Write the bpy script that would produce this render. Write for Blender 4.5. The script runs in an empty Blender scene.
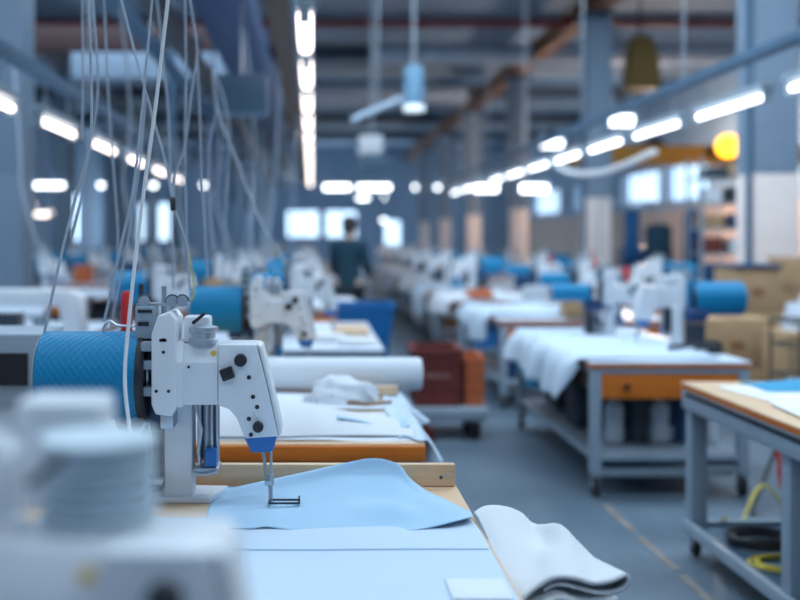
import bpy, bmesh, math, random
from mathutils import Vector, Matrix
R = math.radians
rnd = random.Random(7)
SC = bpy.context.scene
COL = SC.collection
CAMZ, FPX, VX, VY = 1.40, 1000.0, 312.0, 237.0

def P(px, py, Y):
    "point of the place at distance Y whose direction is that pixel of the 800x600 frame"
    return Vector(((px-VX)*Y/FPX, Y, CAMZ-(py-VY)*Y/FPX))

# ------------------------------------------------------------------ materials
def mat(name, col, rough=.5, metal=0.0, emit=None, strength=0, noise=0, nscale=20, bump=0, bscale=60, alpha=None, sheen=0, spec=None):
    m = bpy.data.materials.new(name); m.use_nodes = True
    nt = m.node_tree; b = nt.nodes['Principled BSDF']
    b.inputs['Base Color'].default_value = (*col, 1)
    b.inputs['Roughness'].default_value = rough
    b.inputs['Metallic'].default_value = metal
    if spec is not None: b.inputs['Specular IOR Level'].default_value = spec
    if sheen: b.inputs['Sheen Weight'].default_value = sheen
    tc = nt.nodes.new('ShaderNodeTexCoord')
    if noise:
        n = nt.nodes.new('ShaderNodeTexNoise'); n.inputs['Scale'].default_value = nscale; n.inputs['Detail'].default_value = 5
        nt.links.new(tc.outputs['Object'], n.inputs['Vector'])
        r = nt.nodes.new('ShaderNodeMapRange'); r.inputs['To Min'].default_value = 1-noise; r.inputs['To Max'].default_value = 1+noise
        r.inputs['From Min'].default_value = .3; r.inputs['From Max'].default_value = .7
        nt.links.new(n.outputs['Fac'], r.inputs['Value'])
        mx = nt.nodes.new('ShaderNodeVectorMath'); mx.operation = 'SCALE'; mx.inputs[0].default_value = col
        nt.links.new(r.outputs[0], mx.inputs['Scale']); nt.links.new(mx.outputs[0], b.inputs['Base Color'])
    if bump:
        n2 = nt.nodes.new('ShaderNodeTexNoise'); n2.inputs['Scale'].default_value = bscale; n2.inputs['Detail'].default_value = 4
        nt.links.new(tc.outputs['Object'], n2.inputs['Vector'])
        bp = nt.nodes.new('ShaderNodeBump'); bp.inputs['Strength'].default_value = bump; bp.inputs['Distance'].default_value = .01
        nt.links.new(n2.outputs['Fac'], bp.inputs['Height']); nt.links.new(bp.outputs[0], b.inputs['Normal'])
    if emit:
        b.inputs['Emission Color'].default_value = (*emit, 1); b.inputs['Emission Strength'].default_value = strength
    return m

def wood(name, c1, c2, scale=6, rough=.45, stretch=(1, 12, 12)):
    m = mat(name, c1, rough); nt = m.node_tree; b = nt.nodes['Principled BSDF']
    tc = nt.nodes.new('ShaderNodeTexCoord'); mp = nt.nodes.new('ShaderNodeMapping'); mp.inputs['Scale'].default_value = stretch
    n = nt.nodes.new('ShaderNodeTexNoise'); n.inputs['Scale'].default_value = scale; n.inputs['Detail'].default_value = 6
    cr = nt.nodes.new('ShaderNodeValToRGB')
    cr.color_ramp.elements[0].position = .35; cr.color_ramp.elements[0].color = (*c2, 1)
    cr.color_ramp.elements[1].position = .65; cr.color_ramp.elements[1].color = (*c1, 1)
    nt.links.new(tc.outputs['Object'], mp.inputs[0]); nt.links.new(mp.outputs[0], n.inputs['Vector'])
    nt.links.new(n.outputs['Fac'], cr.inputs[0]); nt.links.new(cr.outputs[0], b.inputs['Base Color'])
    return m

M = {}
M['enamel'] = mat('white_enamel', (.74, .76, .80), .3, noise=.03, nscale=9)
M['enamel2'] = mat('cream_enamel', (.74, .76, .78), .35, noise=.03, nscale=9)
M['greypaint'] = mat('grey_painted_steel', (.30, .37, .44), .45, noise=.06, nscale=7)
M['darksteel'] = mat('dark_steel', (.05, .065, .085), .5, .4, noise=.15, nscale=8)
M['steel'] = mat('brushed_steel', (.50, .55, .61), .38, .9, noise=.05, nscale=30)
M['black'] = mat('black_plastic', (.012, .015, .022), .4)
M['rubber'] = mat('black_rubber', (.015, .017, .02), .75)
M['guardblue'] = mat('blue_plastic_guard', (.015, .15, .45), .35)
M['binblue'] = mat('blue_bin_plastic', (.008, .15, .42), .45)
M['navy'] = mat('navy_plastic', (.015, .06, .17), .45)
M['yellow'] = mat('yellow_label', (.85, .5, .04), .5)
M['red'] = mat('red_plastic', (.6, .02, .02), .4)
M['redcrate'] = mat('brick_red_plastic', (.17, .026, .018), .55, noise=.1, nscale=12)
M['orangecrate'] = mat('orange_red_plastic', (.55, .13, .04), .5, noise=.08, nscale=12)
M['orange'] = wood('orange_stained_wood', (.76, .20, .015), (.64, .15, .01))
M['ply'] = wood('pale_plywood', (.74, .52, .33), (.64, .42, .25), 5)
M['brownwood'] = wood('brown_wood', (.33, .16, .07), (.22, .1, .045), 5)
M['worktop'] = mat('grey_white_laminate', (.60, .67, .76), .4, noise=.04, nscale=5)
M['bluecloth'] = mat('light_blue_fabric', (.38, .57, .74), .9, bump=.25, bscale=500, sheen=.2)
M['bluecloth2'] = mat('pale_blue_fabric', (.56, .67, .79), .9, bump=.25, bscale=500, sheen=.2)
M['whitecloth'] = mat('white_fabric', (.74, .78, .84), .92, bump=.3, bscale=400, sheen=.2)
M['greycloth'] = mat('grey_white_jersey', (.74, .75, .78), .95, bump=.5, bscale=260, sheen=.3)
M['tealcloth'] = mat('teal_blue_fabric', (.05, .3, .5), .9, bump=.3, bscale=300)
M['paper'] = mat('white_paper', (.8, .82, .85), .8)
M['cardboard'] = mat('cardboard', (.44, .28, .15), .85, noise=.08, nscale=6)
M['cable'] = mat('pale_grey_hose', (.40, .45, .52), .45)
M['cablewhite'] = mat('white_hose', (.80, .80, .80), .4)
M['cabledark'] = mat('dark_cable', (.03, .035, .04), .5)
M['cableyellow'] = mat('yellow_cable', (.7, .55, .05), .5)
M['spool'] = mat('grey_blue_spool', (.58, .67, .73), .4)
M['thread'] = mat('white_thread', (.78, .79, .8), .8, bump=.4, bscale=150)
M['lamp'] = mat('glowing_tube', (1, 1, 1), .5, emit=(1, .84, .74), strength=6)
M['lampwhite'] = mat('glowing_white_tube', (1, 1, 1), .5, emit=(.92, .96, 1), strength=7)
M['lampcream'] = mat('glowing_dim_tube', (1, 1, 1), .5, emit=(.8, .9, 1), strength=.7)
M['lampyellow'] = mat('glowing_amber_lens', (1, .5, .05), .4, emit=(1, .45, .02), strength=6)
M['bluepaint'] = mat('blue_grey_paint', (.07, .14, .22), .5, noise=.1, nscale=4)
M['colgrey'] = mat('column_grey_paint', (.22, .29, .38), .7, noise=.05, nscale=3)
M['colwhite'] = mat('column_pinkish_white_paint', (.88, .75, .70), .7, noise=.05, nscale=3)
M['ceil'] = mat('dark_ceiling_sheet', (.20, .29, .40), .8, noise=.2, nscale=.6)
M['beam'] = mat('dark_beam_paint', (.06, .09, .14), .6, noise=.15, nscale=2)
M['rust'] = mat('rust_brown_paint', (.20, .085, .04), .7, noise=.2, nscale=2)
M['redpipe'] = mat('dark_red_pipe', (.22, .03, .03), .5)
M['wallgrey'] = mat('blue_grey_wall', (.30, .42, .56), .8, noise=.08, nscale=1)
M['wallpeach'] = mat('cream_wall_paint', (.62, .47, .40), .8, noise=.05, nscale=1)
M['trayred'] = mat('dull_red_brown_paint', (.045, .018, .02), .6)
M['traybrown'] = mat('dull_brown_paint', (.10, .065, .05), .6)
M['leftcol_shaded'] = mat('shaded_column_grey', (.12, .17, .23), .7)  # darker copy of the column grey, shade of the left side in its colour
M['duct'] = mat('galvanised_duct', (.45, .55, .66), .4, .5, noise=.1, nscale=2)
M['yellowpaint'] = mat('yellow_crane_paint', (.62, .30, .04), .5, noise=.08, nscale=3)
M['skin'] = mat('skin', (.62, .40, .30), .55)
M['hair'] = mat('dark_hair', (.02, .016, .014), .6)
M['coat'] = mat('dark_teal_workwear', (.012, .05, .08), .9)
M['trousers'] = mat('black_trousers', (.015, .02, .03), .9)
M['coatblue'] = mat('blue_workwear', (.008, .075, .20), .9)
M['marking'] = mat('worn_orange_floor_paint', (.21, .19, .18), .6, noise=.3, nscale=12)
M['whitebag'] = mat('white_plastic_bag', (.62, .67, .74), .4, bump=.6, bscale=12)

# drum: blue sleeve with a woven diamond relief
def drum_mat():
    m = mat('blue_ribbed_sleeve', (.003, .20, .40), .42, spec=.3); nt = m.node_tree; b = nt.nodes['Principled BSDF']
    tc = nt.nodes.new('ShaderNodeTexCoord'); sp = nt.nodes.new('ShaderNodeSeparateXYZ'); nt.links.new(tc.outputs['Object'], sp.inputs[0])
    def mth(op, a, bb=None):
        n = nt.nodes.new('ShaderNodeMath'); n.operation = op
        for i, v in enumerate((a, bb)):
            if v is None: continue
            if isinstance(v, (int, float)): n.inputs[i].default_value = v
            else: nt.links.new(v, n.inputs[i])
        return n.outputs[0]
    ang = mth('ARCTAN2', sp.outputs['Z'], sp.outputs['Y'])
    a = mth('SINE', mth('MULTIPLY', ang, 30)); x = mth('SINE', mth('MULTIPLY', sp.outputs['X'], 380))
    h = mth('MULTIPLY', a, x)
    bp = nt.nodes.new('ShaderNodeBump'); bp.inputs['Strength'].default_value = .4; bp.inputs['Distance'].default_value = .0016
    nt.links.new(h, bp.inputs['Height']); nt.links.new(bp.outputs[0], b.inputs['Normal'])
    return m
M['drum'] = drum_mat()

def floor_mat():
    m = mat('blue_grey_concrete', (.115, .16, .205), .38); nt = m.node_tree; b = nt.nodes['Principled BSDF']
    tc = nt.nodes.new('ShaderNodeTexCoord')
    n = nt.nodes.new('ShaderNodeTexNoise'); n.inputs['Scale'].default_value = 1.2; n.inputs['Detail'].default_value = 8
    n3 = nt.nodes.new('ShaderNodeTexNoise'); n3.inputs['Scale'].default_value = 14; n3.inputs['Detail'].default_value = 4
    nt.links.new(tc.outputs['Object'], n.inputs['Vector']); nt.links.new(tc.outputs['Object'], n3.inputs['Vector'])
    ad = nt.nodes.new('ShaderNodeMath'); ad.operation = 'ADD'; nt.links.new(n.outputs['Fac'], ad.inputs[0])
    mu = nt.nodes.new('ShaderNodeMath'); mu.operation = 'MULTIPLY'; mu.inputs[1].default_value = .3; nt.links.new(n3.outputs['Fac'], mu.inputs[0]); nt.links.new(mu.outputs[0], ad.inputs[1])
    cr = nt.nodes.new('ShaderNodeValToRGB')
    cr.color_ramp.elements[0].position = .5; cr.color_ramp.elements[0].color = (.095, .14, .185, 1)
    cr.color_ramp.elements[1].position = .85; cr.color_ramp.elements[1].color = (.15, .205, .26, 1)
    nt.links.new(ad.outputs[0], cr.inputs[0]); nt.links.new(cr.outputs[0], b.inputs['Base Color'])
    r = nt.nodes.new('ShaderNodeMapRange'); r.inputs['To Min'].default_value = .28; r.inputs['To Max'].default_value = .5
    nt.links.new(n.outputs['Fac'], r.inputs['Value']); nt.links.new(r.outputs[0], b.inputs['Roughness'])
    return m
M['floor'] = floor_mat()

# ------------------------------------------------------------------ mesh builder
class B:
    def __init__(s): s.bm = bmesh.new()
    def box(s, x0, x1, y0, y1, z0, z1, bev=0, rot=None):
        g = bmesh.ops.create_cube(s.bm, size=1); vs = g['verts']
        c = Vector(((x0+x1)/2, (y0+y1)/2, (z0+z1)/2))
        for v in vs:
            v.co = Vector((v.co.x*(x1-x0), v.co.y*(y1-y0), v.co.z*(z1-z0)))
            if rot: v.co = rot @ v.co
            v.co += c
        if bev:
            es = list({e for v in vs for e in v.link_edges})
            bmesh.ops.bevel(s.bm, geom=es, offset=bev, segments=2, affect='EDGES', profile=.6)
        return s
    def prism(s, poly, a0, a1, axis='y', bev=0):
        f = {'y': lambda p, a: (p[0], a, p[1]), 'x': lambda p, a: (a, p[0], p[1]), 'z': lambda p, a: (p[0], p[1], a)}[axis]
        v0 = [s.bm.verts.new(f(p, a0)) for p in poly]; v1 = [s.bm.verts.new(f(p, a1)) for p in poly]
        n = len(poly); fs = []
        fs.append(s.bm.faces.new(v0)); fs.append(s.bm.faces.new(v1[::-1]))
        for i in range(n): fs.append(s.bm.faces.new((v0[i], v1[i], v1[(i+1) % n], v0[(i+1) % n])))
        bmesh.ops.recalc_face_normals(s.bm, faces=fs)
        if bev:
            es = list({e for q in fs for e in q.edges})
            bmesh.ops.bevel(s.bm, geom=es, offset=bev, segments=2, affect='EDGES', profile=.6)
        return s
    def lathe(s, prof, o=(0, 0, 0), axis='z', n=28):
        "prof: list of (radius, height)"
        o = Vector(o); rings = []
        def f(r, h, a):
            c, d = r*math.cos(a), r*math.sin(a)
            return o + Vector({'z': (c, d, h), 'x': (h, c, d), 'y': (c, h, d)}[axis])
        for r, h in prof:
            rings.append([s.bm.verts.new(f(max(r, 1e-5), h, 2*math.pi*k/n)) for k in range(n)])
        fs = []
        for a, b in zip(rings, rings[1:]):
            for k in range(n): fs.append(s.bm.faces.new((a[k], a[(k+1) % n], b[(k+1) % n], b[k])))
        fs.append(s.bm.faces.new(rings[0])); fs.append(s.bm.faces.new(rings[-1]))
        bmesh.ops.recalc_face_normals(s.bm, faces=fs)
        return s
    def cyl(s, a, b, r, n=16, r2=None):
        return s.tube([a, b], r, n, r2)
    def tube(s, pts, r, n=8, r2=None):
        pts = [Vector(p) for p in pts]; rings = []; up = Vector((.13, .31, .94)); N = len(pts)
        for i, p in enumerate(pts):
            t = (pts[min(i+1, N-1)]-pts[max(i-1, 0)]).normalized()
            u = t.cross(up)
            if u.length < 1e-3: u = t.cross(Vector((1, 0, 0)))
            u.normalize(); w = t.cross(u)
            rr = r if r2 is None else r+(r2-r)*i/(N-1)
            rings.append([s.bm.verts.new(p+rr*(u*math.cos(2*math.pi*k/n)+w*math.sin(2*math.pi*k/n))) for k in range(n)])
        fs = []
        for a, b in zip(rings, rings[1:]):
            for k in range(n): fs.append(s.bm.faces.new((a[k], a[(k+1) % n], b[(k+1) % n], b[k])))
        fs.append(s.bm.faces.new(rings[0])); fs.append(s.bm.faces.new(rings[-1][::-1]))
        bmesh.ops.recalc_face_normals(s.bm, faces=fs)
        return s
    def ball(s, c, r, sx=1, sy=1, sz=1, seg=16):
        g = bmesh.ops.create_uvsphere(s.bm, u_segments=seg, v_segments=seg//2, radius=r)
        for v in g['verts']: v.co = Vector((v.co.x*sx, v.co.y*sy, v.co.z*sz))+Vector(c)
        return s
    def grid(s, rows):
        vs = [[s.bm.verts.new(p) for p in r] for r in rows]
        for a, b in zip(vs, vs[1:]):
            for k in range(len(a)-1): s.bm.faces.new((a[k], a[k+1], b[k+1], b[k]))
        return s
    def build(s, name, m, parent=None, smooth=True, thick=0, ang=38, loc=None, sub=0):
        bmesh.ops.recalc_face_normals(s.bm, faces=s.bm.faces) if thick else None
        me = bpy.data.meshes.new(name); s.bm.to_mesh(me); s.bm.free()
        me.materials.append(M[m] if isinstance(m, str) else m)
        if smooth:
            me.shade_smooth(); me.set_sharp_from_angle(angle=R(ang))
        o = bpy.data.objects.new(name, me); COL.objects.link(o)
        if parent: o.parent = parent
        if loc is not None: o.location = loc
        if thick:
            md = o.modifiers.new('thick', 'SOLIDIFY'); md.thickness = thick; md.offset = -1
        if sub:
            md = o.modifiers.new('sub', 'SUBSURF'); md.levels = sub; md.render_levels = sub
        return o

def tag(o, label, cat, group=None, kind=None):
    o['label'] = label; o['category'] = cat
    if group: o['group'] = group
    if kind: o['kind'] = kind
    return o
def struct(o): o['kind'] = 'structure'; return o
def empty(name, loc, label, cat, group=None, rz=0):
    o = bpy.data.objects.new(name, None); COL.objects.link(o); o.location = loc; o.rotation_euler = (0, 0, rz); o.empty_display_size = .05
    return tag(o, label, cat, group)
def copy_tree(o, parent=None):
    c = o.copy(); COL.objects.link(c); c.parent = parent
    for ch in list(o.children): copy_tree(ch, c)
    return c
def crom(pts, n=8):
    "catmull-rom through points"
    pts = [Vector(p) for p in pts]; out = []
    for i in range(len(pts)-1):
        p0 = pts[max(i-1, 0)]; p1 = pts[i]; p2 = pts[i+1]; p3 = pts[min(i+2, len(pts)-1)]
        for k in range(n):
            t = k/n
            out.append(.5*((2*p1)+(-p0+p2)*t+(2*p0-5*p1+4*p2-p3)*t*t+(-p0+3*p1-3*p2+p3)*t**3))
    out.append(pts[-1]); return out
def loft(rows, n=8, m=6):
    "rows of control points -> dense rows"
    R1 = [crom(r, n) for r in rows]
    cols = [crom([r[k] for r in R1], m) for k in range(len(R1[0]))]
    return [[cols[k][j] for k in range(len(cols))] for j in range(len(cols[0]))]
ORD = ['first', 'second', 'third', 'fourth', 'fifth', 'sixth', 'seventh', 'eighth', 'ninth', 'tenth', 'eleventh', 'twelfth', 'thirteenth', 'fourteenth', 'fifteenth', 'sixteenth', 'seventeenth', 'eighteenth']

# ------------------------------------------------------------------ the hall
YB, YE, XL, XR, ZC = -6, 46, -9.5, 9.5, 5.5
struct(B().box(XL-.2, XR+.2, YB, YE+.3, -.2, 0).build('floor', 'floor', smooth=False))
# roof: sheet with three long unseen openings added for top light across the near bays (y ranges left open)
b = B()
ROOF_GAPS = [(-3.5, -2), (1.2, 2.8), (5.6, 7.2), (10, 11.6)]
ys = [YB]
for a, c in ROOF_GAPS: ys += [a, c]
ys.append(YE+.2)
for i in range(0, len(ys), 2): b.box(XL-.2, XR+.2, ys[i], ys[i+1], ZC, ZC+.12)
for i in range(1, len(ys)-1, 2):
    b.box(XL-.2, XL+2, ys[i], ys[i+1], ZC, ZC+.12); b.box(XR-2, XR+.2, ys[i], ys[i+1], ZC, ZC+.12)
struct(b.build('ceiling', 'ceil', smooth=False))

def wall_with_holes(name, axis, at, a0, a1, z0, z1, holes, m, th=.2, zsplit=None, mlow=None):
    "a wall with rectangular openings; holes = (a0,a1,z0,z1) on one height band"
    def addb(bb, u0, u1, w0, w1):
        if u1-u0 < 1e-4 or w1-w0 < 1e-4: return
        if axis == 'y': bb.box(u0, u1, at, at+th, w0, w1)
        else: bb.box(at, at+th, u0, u1, w0, w1)
    def band(bb, w0, w1):
        hs = sorted([h for h in holes if h[2] < w1 and h[3] > w0]); u = a0
        for h in hs:
            addb(bb, u, h[0], w0, w1); addb(bb, h[0], h[1], w0, max(w0, h[2])); addb(bb, h[0], h[1], min(w1, h[3]), w1); u = h[1]
        addb(bb, u, a1, w0, w1)
    if zsplit:
        b1 = B(); band(b1, z0, zsplit); o = b1.build(name, mlow, smooth=False); struct(o)
        b2 = B(); band(b2, zsplit, z1); struct(b2.build(name+'_upper', m, smooth=False))
    else:
        b1 = B(); band(b1, z0, z1); struct(b1.build(name, m, smooth=False))
endholes = [(-1.2, .35, 1.35, 2.65), (.6, 2.1, 1.35, 2.65), (-8, -6.5, 1.2, 3), (3.3, 4.1, .9, 2.2)]
wall_with_holes('wall_back', 'y', YE, XL, XR, 0, ZC+.1, endholes, 'wallgrey')
rightholes = [(13, 15, 2.3, 3.6), (24, 26.8, 2.3, 3.3), (27.4, 30.5, 2.3, 3.3), (33, 36, 2.3, 3.3), (38.5, 43, 2.3, 3.3)]
wall_with_holes('wall_right', 'x', XR, YB, YE, 0, ZC+.1, rightholes, 'wallgrey', zsplit=2.15, mlow='wallpeach')
leftholes = [(14, 17, 1.3, 2.6), (19, 22, 1.3, 2.6), (25.2, 28.5, 1.2, 3.4), (31, 34, 1.2, 3.2), (37, 41, 1.2, 3.2)]
wall_with_holes('wall_left', 'x', XL-.2, YB, YE, 0, ZC+.1, leftholes, 'wallgrey')
wall_with_holes('wall_front', 'y', YB-.2, XL, XR, 0, ZC+.1, [], 'wallgrey')
k = 0
glass = mat('window_glass', (.85, .93, 1), .05); glass.node_tree.nodes['Principled BSDF'].inputs['Transmission Weight'].default_value = 1
glass.node_tree.nodes['Principled BSDF'].inputs['IOR'].default_value = 1.05
def window(axis, at, h):
    global k; k += 1
    def bx(bb, u0, u1, w0, w1, t0, t1):
        if axis == 'y': bb.box(u0, u1, at+t0, at+t1, w0, w1)
        else: bb.box(at+t0, at+t1, u0, u1, w0, w1)
    f = B(); u0, u1, w0, w1 = h
    bx(f, u0, u0+.06, w0, w1, .06, .12); bx(f, u1-.06, u1, w0, w1, .06, .12)
    bx(f, u0+.06, u1-.06, w0, w0+.06, .06, .12); bx(f, u0+.06, u1-.06, w1-.06, w1, .06, .12)
    n = max(1, round((u1-u0)/.8))
    for i in range(1, n):
        u = u0+(u1-u0)*i/n; bx(f, u-.025, u+.025, w0+.06, w1-.06, .07, .11)
    o = struct(f.build('window_%d' % k, 'colgrey', smooth=False))
    g = B(); bx(g, u0+.03, u1-.03, w0+.03, w1-.03, .085, .092)
    g.build('pane', glass, o, smooth=False)
for h in endholes: window('y', YE, h)
for h in rightholes: window('x', XR, h)
for h in leftholes: window('x', XL-.2, h)
b = B()
for i in range(8):
    y = .9+i*.55
    b.box(1.51, 1.55, y, y+.48, .0, .003)
struct(b.build('trim_1', 'marking', smooth=False))

# columns (painted pale to 2 m) -------------------------------------------------
def column(x, y, w, name_label, low='colwhite', up='colgrey'):
    r = empty('column', (x, y, 0), name_label, 'column', 'hall columns'); r['kind'] = 'structure'
    B().box(-w/2, w/2, -w/2, w/2, 0, 2.0, .008).build('painted_base', low, r)
    B().box(-w/2, w/2, -w/2, w/2, 2.001, 4.75, .008).build('shaft', up, r)
    B().box(-w/2-.06, w/2+.06, -w/2-.06, w/2+.06, 4.75, 4.85).build('cap_plate', 'beam', r)
    B().cyl((-w/2-.05, -w/2+.02, 0.3), (-w/2-.05, -w/2+.02, 4.7), .03).build('conduit', 'bluepaint', r)
cy = [9.67, 15.5, 21.4, 27.3, 33.2, 39.1]
for i, y in enumerate(cy):
    column(4.4, y, .42 if i < 1 else .38, ['large grey and white column nearest on the right', 'grey column with pale base behind the right machines', 'third column back on the right side'][i] if i < 3 else '%s column back on the right side' % ORD[i])
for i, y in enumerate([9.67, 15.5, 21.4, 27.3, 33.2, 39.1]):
    column(-2.95 if i == 0 else -5.3, y, .42 if i == 0 else .38, 'grey column at the left edge of the view' if i == 0 else '%s column back on the left side' % ORD[i], low='leftcol_shaded', up='leftcol_shaded')

# beams ------------------------------------------------------------------------
def bar_obj(name, x0, x1, y0, y1, z0, z1, m, label, cat='beam', group=None):
    o = B().box(x0, x1, y0, y1, z0, z1).build(name, m, smooth=False); tag(o, label, cat, group); o['kind'] = 'structure'; return o
def ibeam(name, axis, c, a0, a1, z0, h, w, m, label):
    b = B()
    t = .03
    for (p0, p1, q0, q1) in ((-w/2, w/2, 0, t), (-w/2, w/2, h-t, h), (-t/2, t/2, t, h-t)):
        if axis == 'y': b.box(c+p0, c+p1, a0, a1, z0+q0, z0+q1)
        else: b.box(a0, a1, c+p0, c+p1, z0+q0, z0+q1)
    o = b.build(name, m, smooth=False); tag(o, label, 'beam', 'roof beams'); o['kind'] = 'structure'; return o
ibeam('roof_beam', 'y', 4.4, YB+.2, YE-.1, 4.86, .32, .26, 'rust', 'long rust brown beam on the right column line')
ibeam('roof_beam', 'y', -5.3, YB+.2, YE-.1, 4.86, .32, .26, 'beam', 'long dark beam on the left column line')
for i, y in enumerate([9.67, 15.5, 21.4, 27.3, 33.2, 39.1]):
    ibeam('cross_beam', 'x', y, XL+.05, XR-.05, 5.19, .3, .24, 'beam', '%s dark cross beam under the roof' % ORD[i])
for i, (y, z) in enumerate([(12.6, 5.32), (18.4, 5.32), (24.3, 5.32), (30.2, 5.32), (36, 5.32)]):
    o = B().box(XL+.05, XR-.05, y-.06, y+.06, z, z+.16).build('roof_purlin', 'greypaint', smooth=False); tag(o, '%s pale purlin between the cross beams' % ORD[i], 'beam', 'roof purlins'); o['kind'] = 'structure'
# pipes and ducts
tag(B().cyl((XL+.1, 16.6, 4.95), (XR-.1, 16.6, 4.95), .07).build('red_pipe', 'redpipe'), 'dark red pipe crossing under the roof', 'pipe')
tag(B().lathe([(.2, 0), (.2, 4.1), (.22, 4.1), (.22, 4.15), (.2, 4.15), (.2, 7.2)], (-.3+1.5, 19.6, 5.0-.02), 'x').build('ventilation_duct', 'duct'), 'pale round ventilation duct crossing under the roof', 'duct')
tag(B().lathe([(.24, 0), (.24, 7)], (-3.2, 24.6, 4.9), 'x').build('ventilation_duct', 'duct'), 'second pale duct deeper in the hall', 'duct')
tag(B().box(-2.9, -1.0, 12.0, 12.5, 3.3, 3.62, .02).build('ventilation_duct', 'colgrey'), 'square grey duct crossing high on the left', 'duct')
tag(B().box(-3.4, -1.0, 12.05, 12.45, 3.65, 3.95, .02).build('cable_tray', 'trayred'), 'rust brown tray above the square duct', 'tray')
# broad overhead tray along the left of the lamp line
r = empty('cable_tray', (-.27, 3, 2.95), 'long brown cable tray beside the centre lamp row', 'tray')
B().box(-.02, .12, 0, 27, 0, .03).build('tray_bed', 'traybrown', r, False)
B().box(-.04, -.02, 0, 27, -.01, .16).build('side_rail', 'traybrown', r, False); B().box(.12, .14, 0, 27, -.01, .16).build('side_rail', 'bluepaint', r, False)
for i in range(9): B().cyl((.03, 1+i*3.1, .03), (.03, 1+i*3.1, 2.55), .012, 8).build('hanger_rod', 'steel', r)
r = empty('machine_rail', (-.95, 1.5, 2.75), 'dark steel service rail over the left machines', 'rail')
B().box(-.05, .05, 0, 28, 0, .14).build('rail_bar', 'darksteel', r, False)
B().box(.12, .5, 0, 28, .25, .6, .02).build('dark_duct', 'navy', r, False)
B().box(-.35, -.27, 0, 28, .1, .2).build('rail_bar', 'bluepaint', r, False)
for i in range(10):
    B().box(-.36, .07, .5+i*3, .58+i*3, .2, .25).build('cross_bracket', 'darksteel', r, False)
    B().cyl((-.15, .54+i*3, .25), (-.15, .54+i*3, 2.7), .02, 8).build('hanger_rod', 'darksteel', r)
tag(B().box(-.62, -.28, 6.25, 6.5, 2.18, 2.42, .01).build('control_box', 'bluepaint'), 'grey control box hanging by the service rail', 'box')
tag(B().cyl((-.45, 6.4, 2.42), (-.45, 6.4, 2.9), .012).build('hanger_rod', 'steel'), 'thin rod holding the grey control box', 'rod')
# vertical dark drops in the left
for i, (px, py0, py1, Y, rr, mm) in enumerate([(214, 0, 270, 14, .06, 'navy'), (232, 0, 215, 17.3, .07, 'bluepaint'), (250, 0, 230, 22.3, .08, 'darksteel'), (262, 0, 220, 28, .09, 'bluepaint'), (172, 60, 290, 10, .035, 'bluepaint')]):
    a = P(px, py1, Y); zt = 5.4
    tag(B().cyl((a.x, Y, 2.0), (a.x, Y, 5.5), rr, 10).build('service_drop', mm), '%s upright service pipe left of the lamp row' % ORD[i], 'pipe', 'upright service pipes')

# ------------------------------------------------------------------ lamps
def lamp(x0, x1, y0, y1, z, m, label, group, w=.07):
    r = empty('tube_lamp', ((x0+x1)/2, (y0+y1)/2, z), label, 'lamp', group)
    lx, ly = x1-x0, y1-y0
    if ly > lx:
        B().box(-.05, .05, -ly/2, ly/2, .04, .09, .008).build('housing', 'greypaint', r)
        B().lathe([(.01, -ly/2+.03), (w/2, -ly/2+.045), (w/2, ly/2-.045), (.01, ly/2-.03)], (0, 0, 0), 'y', 14).build('tube', m, r)
        for s in (-1, 1): B().box(-.03, .03, s*(ly/2-.02)-.01, s*(ly/2-.02)+.01, -.04, .05).build('end_cap', 'greypaint', r)
    else:
        B().box(-lx/2, lx/2, -.05, .05, .04, .09, .008).build('housing', 'greypaint', r)
        B().lathe([(.01, -lx/2+.03), (w/2, -lx/2+.045), (w/2, lx/2-.045), (.01, lx/2-.03)], (0, 0, 0), 'x', 14).build('tube', m, r)
        for s in (-1, 1): B().box(s*(lx/2-.02)-.01, s*(lx/2-.02)+.01, -.03, .03, -.04, .05).build('end_cap', 'greypaint', r)
    for s in (-1, 1):
        p = (0, s*ly*.3, .09) if ly > lx else (s*lx*.3, 0, .09)
        B().cyl(p, (p[0], p[1], .09+.18), .005, 6).build('hanger', 'steel', r)
    return r
def lamp_row(X, z, y0, pitch, L, n, m, word, w=.07):
    for i in range(n):
        lamp(X-.04, X+.04, y0+i*pitch, y0+i*pitch+L, z, m, '%s glowing tube lamp from the near end of the %s row' % (ORD[i], word), '%s lamps' % word, w)
    r = empty('lamp_rail', (X, y0-1, z+.27), 'blue grey rail carrying the %s lamp row' % word, 'rail')
    B().box(-.045, .045, 0, n*pitch+1.4, 0, .07, .004).build('rail_bar', 'bluepaint', r)
    for i in range(0, n, 2): B().cyl((0, 1+i*pitch, .07), (0, 1+i*pitch, ZC-z-.27), .008, 6).build('hanger_rod', 'steel', r)
lamp_row(3.0, 2.33, 5.07, 1.5, 1.22, 11, 'lampwhite', 'right hand', .042)
lamp_row(-1.75, 2.15, 4.86, 1.5, 1.0, 6, 'lamp', 'left hand', .045)
lamp_row(-.04, 2.60, 5.4, 1.5, .98, 12, 'lamp', 'centre', .085)
# upper right pipes beside the right lamp rail
tag(B().cyl((3.25, 3.5, 2.75), (3.25, 30, 2.75), .03, 10).build('air_pipe', 'bluepaint'), 'blue air pipe running above the right lamp rail', 'pipe')
tag(B().tube(crom([(3.05, 8.9, 2.16), (2.95, 10, 2.06), (2.9, 11.2, 2.12), (2.95, 12.2, 2.3)]), .03).build('hose', 'cablewhite'), 'pale sagging hose under the right lamp rail', 'hose')
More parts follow.
